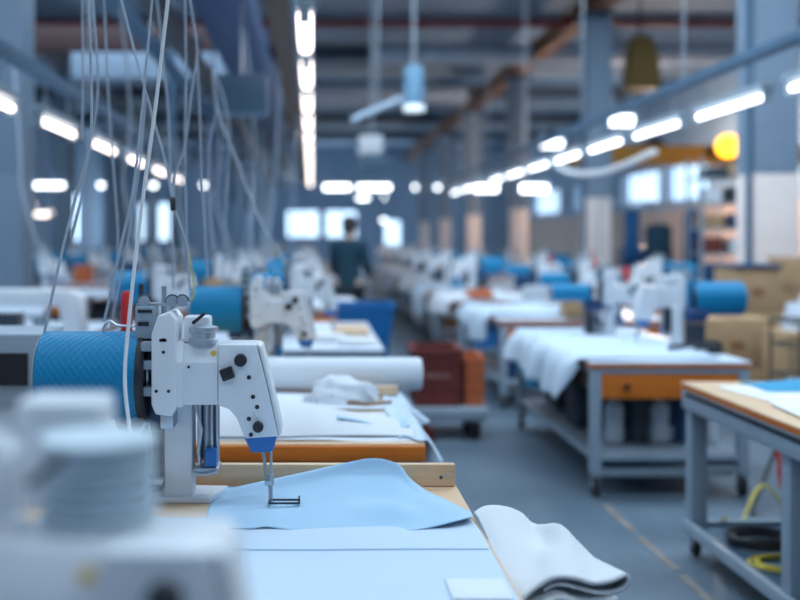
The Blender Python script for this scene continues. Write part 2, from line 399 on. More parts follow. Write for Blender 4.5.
# crosswise lamps deep in the hall
cross = [(22, 66, 185, 20, 'wide tube lamp crossing at far left'), (97, 105, 185, 24, 'small round looking lamp left of the hanging hoses'), (148, 158, 185, 22, 'short cross lamp seen among hanging hoses'), (200, 207, 185, 25, 'small far lamp right of the hanging hoses'),
         (322, 352, 187, 18, 'bright cross lamp beside the far windows'), (356, 392, 187, 18.1, 'bright cross lamp right of the aisle head'), (412, 418, 187, 26, 'small far lamp over the aisle'), (434, 441, 187, 26, 'small far lamp right of the aisle'),
         (472, 500, 188, 15, 'cross lamp at the end of right lamps'), (518, 550, 188, 13, 'bright cross lamp before the far right column'), (356, 370, 198, 30, 'faint cross lamp below the bright pair'), (380, 387, 220, 36, 'small round glow near the far wall'),
         (382, 386, 197, 30, 'tiny lamp above the small far glow')]
for x0, x1, py, Y, lb in cross:
    a = P(x0, py, Y); c = P(x1, py, Y)
    lamp(a.x, c.x, Y-.04, Y+.04, a.z, 'lampwhite', lb, 'cross lamps', w=.12)
for (x0, x1, py, Y, lb) in [(607, 636, 120, 10.5, 'short lamp above the right hand row'), (538, 565, 143, 13.5, 'second short lamp above the right hand row')]:
    a = P(x0, py, Y); c = P(x1, py, Y)
    lamp(a.x, c.x, Y-.04, Y+.04, a.z, 'lampwhite', lb, 'short right lamps', w=.13)
for i, (px, py, Y) in enumerate([(28, 205, 24), (42, 214, 26), (55, 212, 26)]):
    a = P(px, py, Y); lamp(a.x-.2, a.x+.2, Y-.04, Y+.04, a.z, 'lamp', '%s warm far lamp behind the left column' % ORD[i], 'warm far lamps', w=.12)

# pendant with side tube over the aisle
a = P(414, 90, 12)
r = empty('pendant_lamp', (a.x, a.y, a.z), 'blue cylindrical pendant lamp over the aisle', 'lamp')
B().lathe([(.03, .3), (.1, .28), (.12, .22), (.12, -.16), (.10, -.18)], n=24).build('shade', mat('pale_blue_shade', (.14, .28, .42), .4), r)
B().lathe([(.1, -.181), (.13, -.2), (.13, -.25), (.09, -.26)], n=24).build('diffuser', 'lampcream', r)
B().cyl((0, 0, .3), (0, 0, ZC-a.z), .012, 8).build('hanger_rod', 'steel', r)
a = P(352, 120, 12.2); c = P(404, 98, 12.2)
r = empty('dim_tube', a, 'slanting pale tube left of the pendant lamp', 'lamp')
B().cyl((0, 0, 0), c-a, .04, 12).build('tube', 'duct', r); B().cyl((c-a)*.5, (c-a)*.5+Vector((0, 0, 5.5-a.z-(c-a).z*.5)), .008, 6).build('hanger_rod', 'steel', r)
a = P(372, 148, 15)
r = empty('heater_unit', a, 'pale ceiling heater hanging beyond the pendant lamp', 'heater')
B().box(-.2, .15, -.2, .2, -.1, .18, .03).build('casing', 'enamel', r); B().box(-.16, .24, -.18, .18, -.3, -.11, .02).build('fan_cowl', 'bluepaint', r)
B().cyl((0, 0, .18), (0, 0, 5.5-a.z), .015, 8).build('hanger_rod', 'steel', r)

# yellow crane beam, amber lamp, yellow hoist
YC = 18.3
r = empty('crane_beam', (5.0, YC, 2.75), 'orange yellow crane beam crossing on the right', 'crane')
B().box(-.3, 4.3, -.1, .1, 0, .32).build('girder', 'yellowpaint', r, False); B().box(-.3, 4.3, -.16, .16, -.03, 0).build('flange', 'yellowpaint', r, False)
for x in (.2, 3.6): B().cyl((x, 0, .32), (x, 0, 2.75), .03).build('hanger_rod', 'darksteel', r)
a = P(728, 146, 17.4)
r = empty('warning_lamp', a, 'round glowing amber lamp on the crane beam', 'lamp')
B().ball((0, 0, 0), .2).build('lens', 'lampyellow', r); B().cyl((0, .05, 0), (0, .75, -.02), .08).build('bracket', 'darksteel', r)
a = P(640, 62, 16.2)
r = empty('hoist', a, 'yellow hoist hanging high between the right columns', 'hoist')
B().prism([(-.25, -.45), (.3, -.45), (.22, .15), (.1, .4), (-.12, .4), (-.2, .1)], -.2, .2, 'y', .02).build('hoist_body', mat('dull_mustard_paint', (.22, .13, .03), .7), r)
B().cyl((0, 0, .4), (0, 0, 5.5-a.z), .02).build('chain', 'darksteel', r)

# ------------------------------------------------------------------ the post-bed sewing machine
S = .00233
def fx(px): return (px-190)*S
def fz(py): return (503-py)*S
def q(pts): return [(fx(a), fz(b)) for a, b in pts]
def make_machine(loc, label, rz=0, drum_r=1.0, drum_l=1.0, drum_gap=0, spool=False, group='post bed sewing machines'):
    r = empty('sewing_machine', loc, label, 'sewing machine', group, rz)
    e = 'enamel'
    B().prism([(-.118, .0), (.05, -.005), (.085, .11), (-.05, .12)], 0, .014, 'z', .003).build('base_plate', e, r)
    B().prism([(fx(165), .015), (fx(193), .015), (fx(195), .06), (fx(190), .085), (fx(168), .085), (fx(163), .06)], .012, fz(395), 'z', .006).build('post', e, r)
    br = B().prism(q([(157, 332), (163, 314), (175, 310), (181, 318), (181, 405), (177, 412), (161, 410), (157, 400)]), -.062, .075, 'y', .005).build('bracket', e, r)
    bb = B()
    for px, py in ((169, 337), (169, 349), (162, 387), (174, 387)): bb.lathe([(.004, -.0635), (.004, -.06)], (fx(px), 0, fz(py)), 'y', 10)
    bb.box(fx(165), fx(172), -.0635, -.06, fz(339), fz(336))
    bb.build('bolt', 'black', br)
    B().box(fx(165), fx(178), -.05, .03, fz(425), fz(409), .004).build('lower_clamp', 'steel', r)
    yz = [(-.052, fz(401)), (.05, fz(401)), (.05, fz(350)), (.036, fz(342)), (-.032, fz(342)), (-.052, fz(360))]
    arm = B().prism(yz, fx(187), fx(221.3), 'x', .0015).build('arm', e, r)
    yz2 = [(a*1.09, (b-fz(371))*1.07+fz(371)) for a, b in yz]
    B().prism(yz2, fx(179), fx(187.5), 'x', .003).build('arm_collar', e, r)
    bb = B()
    bb.lathe([(.0035, -.0535), (.0035, -.045)], (fx(193), 0, fz(364)), 'y', 10); bb.build('screw', 'black', arm)
    B().lathe([(.0065, -.046), (.0065, -.0435)], (fx(217), 0, fz(351)), 'y', 14).build('warning_sticker', 'yellow', arm)
    head = B().prism(q([(221.8, 342), (259, 342), (268, 375), (281, 432), (248, 434), (240, 414), (232, 405), (221.8, 402)]), -.054, .05, 'y', .004).build('head', e, r)
    B().prism(q([(260, 341.5), (264.5, 344), (274, 382), (284.5, 427), (281.5, 433), (271, 385)]), -.05, .046, 'y', .003).build('face_cover', 'enamel2', r)
    for px, py, rad in ((244, 357, .0145), (261, 422, .0125)):
        B().lathe([(rad*.85, -.068), (rad, -.065), (rad, -.054), (rad*.9, -.052)], (fx(px), 0, fz(py)), 'y', 20).build('knob', 'black', head)
    B().box(-.0145, .0145, -.01, .01, -.0135, .0135, .003, rot=Matrix.Rotation(R(-20), 3, 'Y')).build('tension_clip', 'black', head, loc=(fx(231), -.062, fz(370)))
    bb = B()
    for px, py in ((252, 374), (256, 393), (260, 403), (252, 414.5), (254, 430)):
        bb.lathe([(.0052, -.0552), (.0052, -.05)], (fx(px), 0, fz(py)), 'y', 12)
    bb.build('thread_hole', 'black', head)
    B().tube([(fx(257), -.056, fz(407)), (fx(264), -.06, fz(418))], .0015, 6).build('check_spring', 'steel', head)
    B().prism(q([(246.5, 432), (280, 428.5), (276, 446), (271, 448), (254, 448)]), -.05, .046, 'y', .004).build('finger_guard', 'guardblue', r)
    nb = B(); nb.cyl((fx(273), -.03, fz(440)), (fx(274), -.048, fz(506)), .0032, 10); nb.cyl((fx(273.2), -.04, fz(470)), (fx(273.6), -.042, fz(480)), .007, 12)
    nb.build('needle_bar', 'steel', r)
    pb = B(); pb.cyl((fx(264), -.02, fz(440)), (fx(269), -.036, fz(476)), .0042, 10)
    pb.tube([(fx(269), -.036, fz(470)), (fx(272), -.045, fz(485)), (fx(272), -.052, fz(508))], .0028, 8); pb.box(fx(267), fx(275), -.05, -.03, fz(480), fz(476)); pb.build('presser_bar', 'steel', r)
    ft = B(); fo = .013
    for a in ((fx(271), fx(302), -.075, -.07), (fx(271), fx(302), -.045, -.04)): ft.box(*a, .004+fo, .008+fo)
    ft.box(fx(271), fx(274), -.07, -.045, .004+fo, .009+fo); ft.box(fx(300), fx(302), -.07, -.045, .004+fo, .016+fo); ft.build('presser_foot', 'darksteel', r)
    # motor side
    rad = 44.5*S*drum_r; x1 = fx(141)-drum_gap; x0 = x1-99*S*drum_l; cz = fz(377)
    o = B().lathe([(rad*.93, x0), (rad, x0+.006), (rad, x1)], (0, 0, 0), 'x', 56).build('motor_sleeve', 'drum', r, loc=(0, .03, cz), ang=30)
    B().lathe([(rad*.9, x1), (rad*1.02, x1), (rad*1.02, x1+.012), (rad*.95, x1+.018), (rad*.3, x1+.018)], (0, .03, cz), 'x', 48).build('sleeve_ring', 'black', r)
    B().lathe([(rad*.3, x0-.006), (rad*.9, x0-.004), (rad*.95, x0+.0005)], (0, .03, cz), 'x', 48).build('sleeve_cap', 'greypaint', r)
    B().lathe([(.03, fx(147)), (.03, fx(150)), (.052, fx(150)), (.052, fx(152)), (.03, fx(152)), (.03, fx(155)), (.044, fx(155)), (.044, fx(157.5))], (0, .02, cz+.01), 'x', 28).build('coupling', 'steel', r)
    B().box(fx(146), fx(157), -.012, .05, fz(396), fz(334), .002).build('coupling_shade_block', 'black', r)  # black block added to darken the gaps in the coupling
    for py in (340, 358, 384): B().box(fx(146), fx(158), -.05, -.01, fz(py+9), fz(py), .003).build('coupling_block', 'greypaint', r)
    B().lathe([(.045, fx(112)), (.05, fx(115)), (.05, fx(160)), (.042, fx(164))], (0, .09, fz(416)), 'x', 32).build('drive_motor', 'navy', r)
    B().box(fx(116), fx(160), .06, .12, .0, fz(440)).build('motor_bracket', 'darksteel', r)
    # on top
    if not spool: B().box(fx(186), fx(212), -.02, .05, fz(342), fz(316), .008).build('tension_housing', e, r)
    if not spool: B().lathe([(.02, fz(344)), (.034, fz(343)), (.034, fz(338)), (.028, fz(337)), (.028, fz(331)), (.034, fz(330)), (.034, fz(326)), (.012, fz(324))], (fx(206), -.018, 0), 'z', 28).build('pulley', 'steel', r)
    B().tube([(fx(196), -.03, fz(322)), (fx(201), -.035, fz(318)), (fx(208), -.035, fz(312))], .004, 8).build('lever', 'black', r)
    tb = B().box(fx(138), fx(158), -.02, .05, fz(338), fz(306), .004).build('tension_plate', 'greypaint', r)
    tb2 = B(); tb2.box(fx(141), fx(155), -.024, -.0195, fz(312), fz(309)); tb2.box(fx(141), fx(152), -.024, -.0195, fz(325), fz(321)); tb2.build('slot', 'black', tb)
    if not spool:
        for px in (146, 174, 184):
            B().lathe([(.006, -.012), (.013, -.012), (.013, -.005), (.007, -.003), (.007, .004), (.013, .006), (.013, .012)], (fx(px), .0, fz(301)), 'y', 20).build('tension_disc', 'steel', r)
            B().tube([(fx(px)+.0145*math.cos(a_*.5), .0, fz(301)+.0145*math.sin(a_*.5)) for a_ in range(0, 8)], .0022, 6).build('check_wire', 'darksteel', r)
    B().cyl((fx(165), .01, fz(330)), (fx(165), .01, fz(286)), .006, 10).build('thread_post', 'steel', r)
    B().box(fx(138), fx(190), -.005, .03, fz(306), fz(303), .002).build('tension_rail', 'steel', r)
    B().tube(crom([(fx(104), .02, fz(333)), (fx(104), .02, fz(327)), (fx(110), .02, fz(322)), (fx(118), .02, fz(326)), (fx(137), .02, fz(327))]), .003, 6).build('thread_loop', 'steel', r)
    # hook mechanism behind the post
    hk = B()
    for px, y, rr in ((200, .02, .005), (206, .05, .008), (212, .03, .004), (217, .045, .006)): hk.cyl((fx(px), y, fz(466)), (fx(px), y, fz(398)), rr, 12)
    hk.tube([(fx(196), .01, fz(400)), (fx(203), .0, fz(430)), (fx(199), .01, fz(455))], .004, 8)
    hk.build('hook_shaft', 'steel', r)
    B().box(fx(197), fx(215), .055, .075, fz(464), fz(401), .002).build('hook_shade_block', 'darksteel', r)  # dark block added to deepen the shade behind the hook shafts
    B().box(fx(206), fx(218), .0, .05, fz(467), fz(450), .004).build('hook_cover', 'guardblue', r)
    B().box(fx(196), fx(220), .0, .075, fz(474), fz(468), .003).build('hook_plate', 'steel', r)
    B().tube(crom([(fx(193), -.002, fz(472)), (fx(204), -.006, fz(474)), (fx(218), -.006, fz(471))]), .004, 8).build('thread_guide', 'steel', r)
    lv = B(); lv.tube(crom([(fx(163), .01, fz(484)), (fx(150), .0, fz(482)), (fx(140), -.01, fz(484)), (fx(136), -.02, fz(492)), (fx(142), -.03, fz(499)), (fx(152), -.02, fz(496)), (fx(153), -.01, fz(487))]), .005, 8)
    lv.box(fx(128), fx(165), -.01, .015, fz(482), fz(478), .002); lv.build('knee_lever', 'steel', r)
    cl = B(); cl.tube(crom([(fx(140), .03, fz(478)), (fx(138), .02, fz(440)), (fx(146), .03, fz(425))]), .004, 6); cl.tube(crom([(fx(150), .03, fz(478)), (fx(152), .02, fz(450)), (fx(148), .03, fz(425))]), .003, 6); cl.build('oil_tube', 'cable', r)
    if spool:
        sx, sy, sz = .056, .035, fz(342)
        pr = [(.012, sz)]
        for i in range(6): pr += [(.050, sz+.002+i*.011), (.050, sz+.005+i*.011), (.044, sz+.006+i*.011), (.044, sz+.011+i*.011)]
        pr += [(.051, sz+.068), (.051, sz+.073), (.02, sz+.075)]
        B().lathe(pr, (sx, sy, 0), 'z', 36).build('thread_spool', 'spool', r)
        B().box(sx-.092, sx-.010, sy+.06, sy+.13, sz-.01, sz+.092, .008).build('spool_housing', e, r)
    return r
T1 = .78
m1 = make_machine((-.288, 2.33, T1), 'sharp white post sewing machine beside the large blue ribbed drum on the near table')
fg = make_machine((-.240, .83, T1), 'blurred white sewing machine with stacked spool closest to the camera', spool=True)

# ------------------------------------------------------------------ tables
def caster(parent, x, y, h=.11):
    c = B().lathe([(h*.42, -.013), (h*.5, -.01), (h*.5, .01), (h*.42, .013)], (x, y, h*.5), 'x', 18)
    o = c.build('caster', 'rubber', parent)
    b = B(); b.box(x-.02, x-.015, y-.02, y+.02, h*.45, h+.01); b.box(x+.015, x+.02, y-.02, y+.02, h*.45, h+.01); b.box(x-.02, x+.02, y-.025, y+.025, h, h+.012); b.build('caster_fork', 'steel', o)
def table(x0, x1, y0, y1, T, label, top='worktop', front='orange', edge='orange', group=None, cast=True, shelf=True, drawer=True, frame='greypaint', legw=.055):
    w, d = x1-x0, y1-y0
    r = empty('work_table', ((x0+x1)/2, (y0+y1)/2, 0), label, 'table', group)
    X0, X1, Y0, Y1 = -w/2, w/2, -d/2, d/2
    B().box(X0, X1, Y0, Y1, T-.012, T, .003).build('tabletop', top, r)
    B().box(X0+.002, X1-.002, Y0+.002, Y1-.002, T-.034, T-.012, .003).build('edge_board', edge, r)
    f = B(); f.box(X0+.01, X1-.01, Y0+.012, Y0+.052, T-.062, T-.034); f.box(X0+.01, X1-.01, Y1-.052, Y1-.012, T-.062, T-.034)
    f.box(X0+.01, X0+.05, Y0+.052, Y1-.052, T-.062, T-.034); f.box(X1-.05, X1-.01, Y0+.052, Y1-.052, T-.062, T-.034)
    f.build('frame', frame, r)
    h = .12 if cast else 0
    for sx in (X0+.01, X1-.01-legw):
        for sy in (Y0+.012, Y1-.012-legw):
            B().box(sx, sx+legw, sy, sy+legw, h, T-.062, .003).build('leg', frame, r)
            if cast: caster(r, sx+legw/2, sy+legw/2)
    if drawer:
        dr = B().box(X0+.067, X1-.067, Y0+.02, Y0+.04, T-.20, T-.064, .003).build('drawer', front, r)
        B().box(X0+.08, X1-.08, Y0+.04, Y0+.5, T-.19, T-.07).build('drawer_box', 'brownwood', dr)
        B().lathe([(.006, -.03), (.016, -.027), (.016, -.012), (.006, 0)], (X0+.2, Y0+.02, T-.132), 'y', 16).build('knob', 'black', dr)
    if shelf:
        B().box(X0+.02, X1-.02, Y0+.02, Y1-.02, .20, .225).build('lower_shelf', frame, r)
        s = B(); s.box(X0+.066, X1-.066, Y0+.015, Y0+.035, .13, .155); s.box(X0+.066, X1-.066, Y1-.035, Y1-.015, .13, .155); s.build('rail', 'steel', r)
    return r

def drape(name, x_edge, y0, y1, T, inner, drop, m, label, cat='cloth', group=None, amp=.008, seed=0, side=1, front=0, nose=.02, dropf=None):
    "cloth lying on a table, hanging over its aisle side (side=-1: falls towards -x) and wavy"
    rr = random.Random(seed); ph = [rr.uniform(0, 6.28) for _ in range(6)]
    rows = []; n = 34; sg = side
    for j in range(n+1):
        v = j/n; y = y0+(y1-y0)*v
        dl = drop*(.72+.28*math.sin(v*4.1+ph[0]))*(.55+.45*math.sin(math.pi*min(1, max(0, v*.92+.06))))
        if dropf: dl = dropf(v)
        row = []
        for i in range(15):                      # on the table
            u = i/14; x = x_edge-sg*inner*(1-u)*(1+.06*math.sin(v*9+ph[1]))
            z = T+.006+amp*(1.1+math.sin(u*7+ph[2]+v*5)*math.sin(v*11+ph[3]))+.012*math.exp(-((v-.5-.2*math.sin(u*3+ph[4]))*9)**2)
            row.append(Vector((x, y+.03*math.sin(u*5+ph[5]), z)))
        for i in range(1, 15):                   # hanging
            u = i/14
            out = nose*(1-math.exp(-u*6))+.05*u*(.5+.5*math.sin(v*16+ph[1]))+.03*u*math.sin(v*29+ph[2])
            row.append(Vector((x_edge+sg*(.004+out), y+.04*u*math.sin(v*6+ph[3]), T+.006+amp-u*dl)))
        rows.append(row)
    o = B().grid(rows).build(name, m, thick=.004); return tag(o, label, cat, group)

# ------------------------------------------------------------------ near centre row
tA = table(-1.25, .36, .55, 2.52, T1, 'near work table under the light blue fabric', top='ply', edge='ply', cast=False, drawer=False)
r = empty('end_board', (-.05, 2.49, T1), 'pale wooden end board standing at the back of the near table', 'board')
B().box(-1.1, .405, -.011, .011, .002, .056, .002).build('board', 'ply', r)
B().lathe([(.006, -.014), (.0065, -.0112)], (.385, 0, .03), 'y', 12).build('screw', 'steel', r); B().lathe([(.004, -.0135), (.0045, -.0112)], (.37, 0, .024), 'y', 12).build('screw', 'darksteel', r)
tB = table(-1.25, .34, 3.0, 4.75, T1, 'second work table with orange front edge', top='ply', edge='ply', cast=False, drawer=False)
B().box(-.795, .795, -.885, -.873, T1-.052, T1-.006, .002).build('front_strip', 'orange', tB)
B().box(-.25, .70, -.87, -.85, T1-.10, T1-.053, .002).build('apron', 'brownwood', tB)
tC = table(-1.3, .40, 5.5, 7.3, T1, 'third work table with grey front edge', top='worktop', edge='greypaint', cast=False, drawer=False)

# hero cloths on the near table
def sheet(name, ctrl, m, label, cat='cloth', n=8, mm=6, thick=.003, group=None, parent=None):
    o = B().grid(loft(ctrl, n, mm)).build(name, m, parent, thick=thick)
    return tag(o, label, cat, group) if not parent else o
lower = [[Vector((x, y, z)) for x in xs] for y, z, xs in [
    (1.15, T1+.004, (-.62, -.45, -.2, 0, .15, .27, .352)),
    (1.6, T1+.004, (-.62, -.45, -.2, 0, .15, .27, .352)),
    (1.92, T1+.005, (-.62, -.45, -.2, 0, .15, .27, .352)),
    (2.12, T1+.004, (-.60, -.45, -.2, 0, .15, .27, .352)),
    (2.2, T1+.003, (-.6, -.45, -.2, 0, .15, .27, .345))]]
sheet('fabric_sheet', lower, 'bluecloth2', 'flat pale blue fabric panel lying at the front of the near table', thick=.002)
B().tube(crom([Vector((-.22, 1.965, T1+.0065)), Vector((0, 1.962, T1+.0065)), Vector((.2, 1.967, T1+.0065)), Vector((.347, 1.966, T1+.0065))]), .0012, 5).build('seam', 'bluecloth', bpy.data.objects['fabric_sheet'])
rows = [
 [P(218,487,2.455), P(250,486,2.47), P(300,484,2.478), P(340,484,2.478), P(373,484,2.478), P(398,485,2.478), P(412,487,2.46), P(428,493,2.40), P(446,502,2.34), P(470,517,2.21)],
 [P(216,494,2.41), P(250,484,2.43), P(300,473,2.44), P(340,464,2.445), P(373,458,2.45), P(398,464,2.445), P(410,478,2.43), P(426,490,2.39), P(447,500,2.335), P(471,512,2.215)],
 [P(212,500,2.36), P(250,494,2.38), P(300,487,2.395), P(340,477,2.415), P(373,474,2.425), P(396,478,2.415), P(412,490,2.38), P(428,495,2.34), P(449,502,2.29), P(471,513,2.20)],
 [P(208,508,2.27), P(250,504,2.29), P(300,499,2.31), P(340,496,2.32), P(370,496,2.325), P(394,500,2.31), P(413,503,2.28), P(430,501,2.26), P(451,505,2.23), P(472,514,2.185)],
 [P(206,517,2.19), P(250,516,2.195), P(300,513,2.21), P(340,512,2.215), P(370,505,2.22), P(392,504,2.21), P(414,510,2.2), P(432,513,2.19), P(452,511,2.18), P(472,515,2.17)],
 [P(204,523,2.15), P(250,524,2.142), P(300,524,2.14), P(340,524,2.14), P(370,524,2.14), P(392,524,2.14), P(414,523,2.14), P(434,520,2.145), P(454,516,2.15), P(472,515.5,2.16)],
 [P(203,527,2.12), P(250,528,2.105), P(266,526,2.11), P(300,531,2.10), P(350,532,2.095), P(385,532,2.095), P(412,530,2.10), P(434,526,2.11), P(454,521,2.12), P(473,516,2.15)]]
sheet('fabric_sheet', rows, 'bluecloth', 'light blue fabric panel with raised wave under the needle', thick=.0022, n=7, mm=7)
# small white patch
tag(B().box(-.052, .052, -.05, .05, 0, .003, .001).build('fabric_patch', 'whitecloth', loc=(.29, 1.74, T1+.006)), 'small white patch on the front corner of the blue panel', 'cloth')
# folded jersey at the corner: three layers
def zrow(pts, dz): return [Vector((p.x, p.y, p.z+dz)) for p in pts]
f0 = [P(512,612,1.78), P(526,594,1.79), P(540,583,1.80), P(556,576,1.80), P(575,577,1.80), P(594,582,1.80), P(612,579,1.80), P(626,573,1.81), P(631,582,1.81), P(622,592,1.81), P(600,595,1.81), P(578,590,1.81), P(558,586,1.81), P(545,592,1.81)]
f1 = [P(500,578,1.88), P(516,569,1.9), P(534,561,1.92), P(552,553,1.92), P(572,553,1.92), P(590,559,1.92), P(606,567,1.88), P(618,569,1.87), P(622,577,1.88), P(612,584,1.9), P(595,585,1.9), P(575,582,1.9), P(558,580,1.9), P(545,584,1.9)]
f2 = [P(490,545,2.02), P(502,538,2.03), P(520,536,2.05), P(541,541,2.06), P(558,524,2.06), P(571,535,2.05), P(582,549,2.02), P(590,556,2.0), P(590,562,2.0), P(582,566,2.0), P(572,566,2.0), P(560,566,2.0), P(550,566,2.0), P(540,566,2.0)]
f3 = [P(480,522,2.14), P(492,514,2.15), P(508,510,2.16), P(522,514,2.16), P(533,526,2.15), P(547,536,2.14), P(556,537,2.12), P(560,541,2.1), P(560,546,2.1), P(556,548,2.1), P(550,548,2.1), P(542,548,2.1), P(535,548,2.1), P(528,548,2.1)]
f4 = [P(474,512,2.2), P(484,506,2.22), P(498,505,2.23), P(510,508,2.23), P(521,512,2.22), P(527,518,2.2), P(528,523,2.2), P(529,527,2.19), P(528,530,2.19), P(525,531,2.19), P(520,531,2.19), P(515,531,2.19), P(510,531,2.19), P(505,531,2.19)]
fj = sheet('folded_jersey', [f0, f1, f2, f3, f4], 'greycloth', 'thick folded grey white jersey hanging off the corner of the near table', thick=.007, n=5, mm=6)
g0 = [P(505,632,1.76), P(530,614,1.77), P(548,601,1.79), P(565,597,1.79), P(585,604,1.79), P(605,603,1.79), P(618,598,1.79), P(610,612,1.79), P(590,616,1.79), P(565,612,1.79)]
g1 = [p+Vector((-.03, .2, .0)) for p in g0]; g2 = [p+Vector((-.07, .36, -.005)) for p in g0]
B().grid(loft([g0, g1, g2], 5, 4)).build('lower_fold', 'greycloth', fj, thick=.007)

# things on the second table
sheet('white_sheet', [[Vector((x, y, T1+.005+.004*math.sin(x*9+y*5))) for x in (-.7, -.3, 0, .15, .335)] for y in (3.03, 3.2, 3.35, 3.5)], 'whitecloth', 'white sheet flat along the front of the second table')
sheet('white_sheet', [[Vector((x, y, T1+.005+.005*math.sin(x*7+y*9))) for x in (-.7, -.3, 0, .12, .2+.1*math.sin(y*9))] for y in (3.56, 3.7, 3.85, 3.97)], 'whitecloth', 'second white sheet beside the crumpled cloth')
lump = []
for i, y in enumerate((3.06, 3.1, 3.16, 3.24, 3.33, 3.4)):
    h = (0.002, .035, .062, .07, .05, .004)[i]
    lump.append([Vector((x, y+.02*math.sin(x*8), T1+.010+h*k)) for x, k in ((-.36, .9), (-.24, 1.15), (-.12, .85), (-.03, 1.0), (.05, .75), (.14, .5), (.24, .2), (.32, .05))])
sheet('folded_cloth', lump, 'greycloth', 'long grey folded cloth along the second table front', n=6)
tag(sheet('fabric_scrap', [[Vector((x, y+x*.15, T1+.045-.12*abs(x-.1)+.01*math.sin(x*20))) for x in (.08, .16, .24, .31)] for y in (3.13, 3.2, 3.26)], 'bluecloth', 'x'), 'thin light blue scrap at the end of the grey folded cloth', 'cloth')
def crumple(name, c, rx, ry, h, m, label, seed):
    rr = random.Random(seed); bm = bmesh.new(); bmesh.ops.create_icosphere(bm, subdivisions=5, radius=1)
    fr = [(Vector((rr.gauss(0, 1), rr.gauss(0, 1), rr.gauss(0, 1)))*rr.uniform(1.6, 3.6), rr.uniform(0, 6)) for _ in range(9)]
    for v in bm.verts:
        d = v.co.copy(); s = sum(1-abs(math.sin(d.dot(a)+p)) for a, p in fr)/9
        k = .55+.75*s
        z = max(d.z*k, -.02)
        v.co = Vector((d.x*k*rx, d.y*k*ry, z*h))
    b = B(); b.bm.free(); b.bm = bm
    o = b.build(name, m, loc=c, ang=60); return tag(o, label, 'cloth')
a = P(342, 402, 3.72)
crumple('crumpled_cloth', (a.x-.0, 3.72, T1+.012), .15, .09, .1, 'whitecloth', 'crumpled white cloth in the middle of the second table', 3)
tag(B().box(.02, .33, 3.84, 3.88, T1+.012, T1+.045, .003).build('wooden_strip', 'ply'), 'wooden strip lying before the white fabric roll', 'strip')
tag(B().tube([(.12, 3.66, T1+.014), (.2, 3.62, T1+.015), (.29, 3.68, T1+.014)], .006).build('wooden_peg', 'brownwood'), 'small brown stick beside the crumpled cloth', 'stick')
r = empty('fabric_roll', (.0, 4.02, T1+.070), 'large roll of white fabric lying across the second table', 'fabric roll')
B().lathe([(.02, -.5), (.058, -.5), (.066, -.49), (.066, .425), (.06, .44), (.02, .442)], (0, 0, 0), 'x', 36).build('rolled_fabric', 'whitecloth', r)
B().lathe([(.012, .40), (.02, .40), (.02, .446), (.012, .446)], (0, 0, 0), 'x', 16).build('cardboard_tube', 'cardboard', r)
m2 = make_machine((-.20, 4.5, T1), 'white sewing machine on the second table behind the fabric roll')
m3 = copy_tree(m2); m3.location = (-.06, 6.3, T1); m3['label'] = 'white sewing machine on the third table beside the blue bin'
# box and thread cone near machine two
tag(B().box(-.27, -.14, 3.05, 3.2, 0, .13, .006).build('carton', 'cardboard', loc=(-.02, .5, T1+.012)), 'small brown carton with white cloth behind the sharp machine', 'box')
crumple('draped_cloth', (-.28, 3.6, T1+.142), .14, .1, .035, 'whitecloth', 'white cloth lying on the small brown carton', 9)
r = empty('thread_cone', P(189, 330, 3.6), 'small thread cone with yellow thread behind the sharp machine', 'thread cone')
r.location.z = T1+.012
B().lathe([(.045, 0), (.045, .01), (.04, .015), (.022, .17), (.01, .175)], (0, 0, 0), 'z', 24).build('cone', 'thread', r)
B().lathe([(.02, .175), (.01, .2), (.006, .22)], (0, 0, 0), 'z', 12).build('tip', 'yellow', r)
r = empty('thread_stand', (-.475, 2.78, 0), 'thread stand with red cone behind the blue drum', 'thread stand')
B().cyl((0, 0, 0), (0, 0, 1.27), .008).build('pole', 'darksteel', r); B().lathe([(.2, 0), (.2, .02), (.02, .03)], (0, 0, 0)).build('base', 'darksteel', r)
B().lathe([(.012, 1.14), (.016, 1.14), (.016, 1.24), (.01, 1.25)], (-.04, 0, 0), 'z', 20).build('red_spool', 'red', r); B().box(-.06, .0, -.01, .01, 1.125, 1.14).build('bracket', 'darksteel', r)

# third table things
tag(B().box(.14, .36, 6.25, 6.75, T1+.002, T1+.03, .004).build('wooden_board', 'ply'), 'wooden board at the right end of the third table', 'board')
tag(B().lathe([(.05, 0), (.12, 0), (.12, .04), (.05, .04)], (.08, 5.95, T1+.002), 'z', 28).build('webbing_coil', 'thread'), 'white webbing coil on the third table', 'coil')
tag(B().lathe([(.05, 0), (.12, 0), (.11, .035), (.05, .035)], (.26, 5.75, T1+.002), 'z', 28).build('webbing_coil', 'thread'), 'second white coil near the front right of the third table', 'coil')
# blue bin on a trolley
r = empty('blue_bin', (.40, 7.75, .40), 'bright blue plastic bin beyond the third table', 'bin')
b = B()
for z0, z1, e0, e1 in ((0, .48, .16, .22),):
    b.prism([(-e0, -.16), (e0, -.16), (e0, .16), (-e0, .16)], 0, .015, 'z')
v = [((-.16, -.16), (-.22, -.2)), ((.16, -.16), (.22, -.2)), ((.16, .16), (.22, .2)), ((-.16, .16), (-.22, .2))]
for i in range(4):
    (a0, a1), (c0, c1) = v[i], v[(i+1) % 4]
    vs = [b.bm.verts.new((*p, z)) for p, z in ((a0, 0), (c0, 0), (c1, .48), (a1, .48))]; b.bm.faces.new(vs)
b.build('tub', 'binblue', r, False, thick=.008)
b = B(); b.box(-.235, .235, -.215, -.195, .46, .49); b.box(-.235, .235, .195, .215, .46, .49); b.box(-.235, -.215, -.195, .195, .46, .49); b.box(.215, .235, -.195, .195, .46, .49); b.build('rim', 'binblue', r)
r = empty('bin_stand', (.40, 7.75, 0), 'steel stand under the bright blue bin', 'stand')
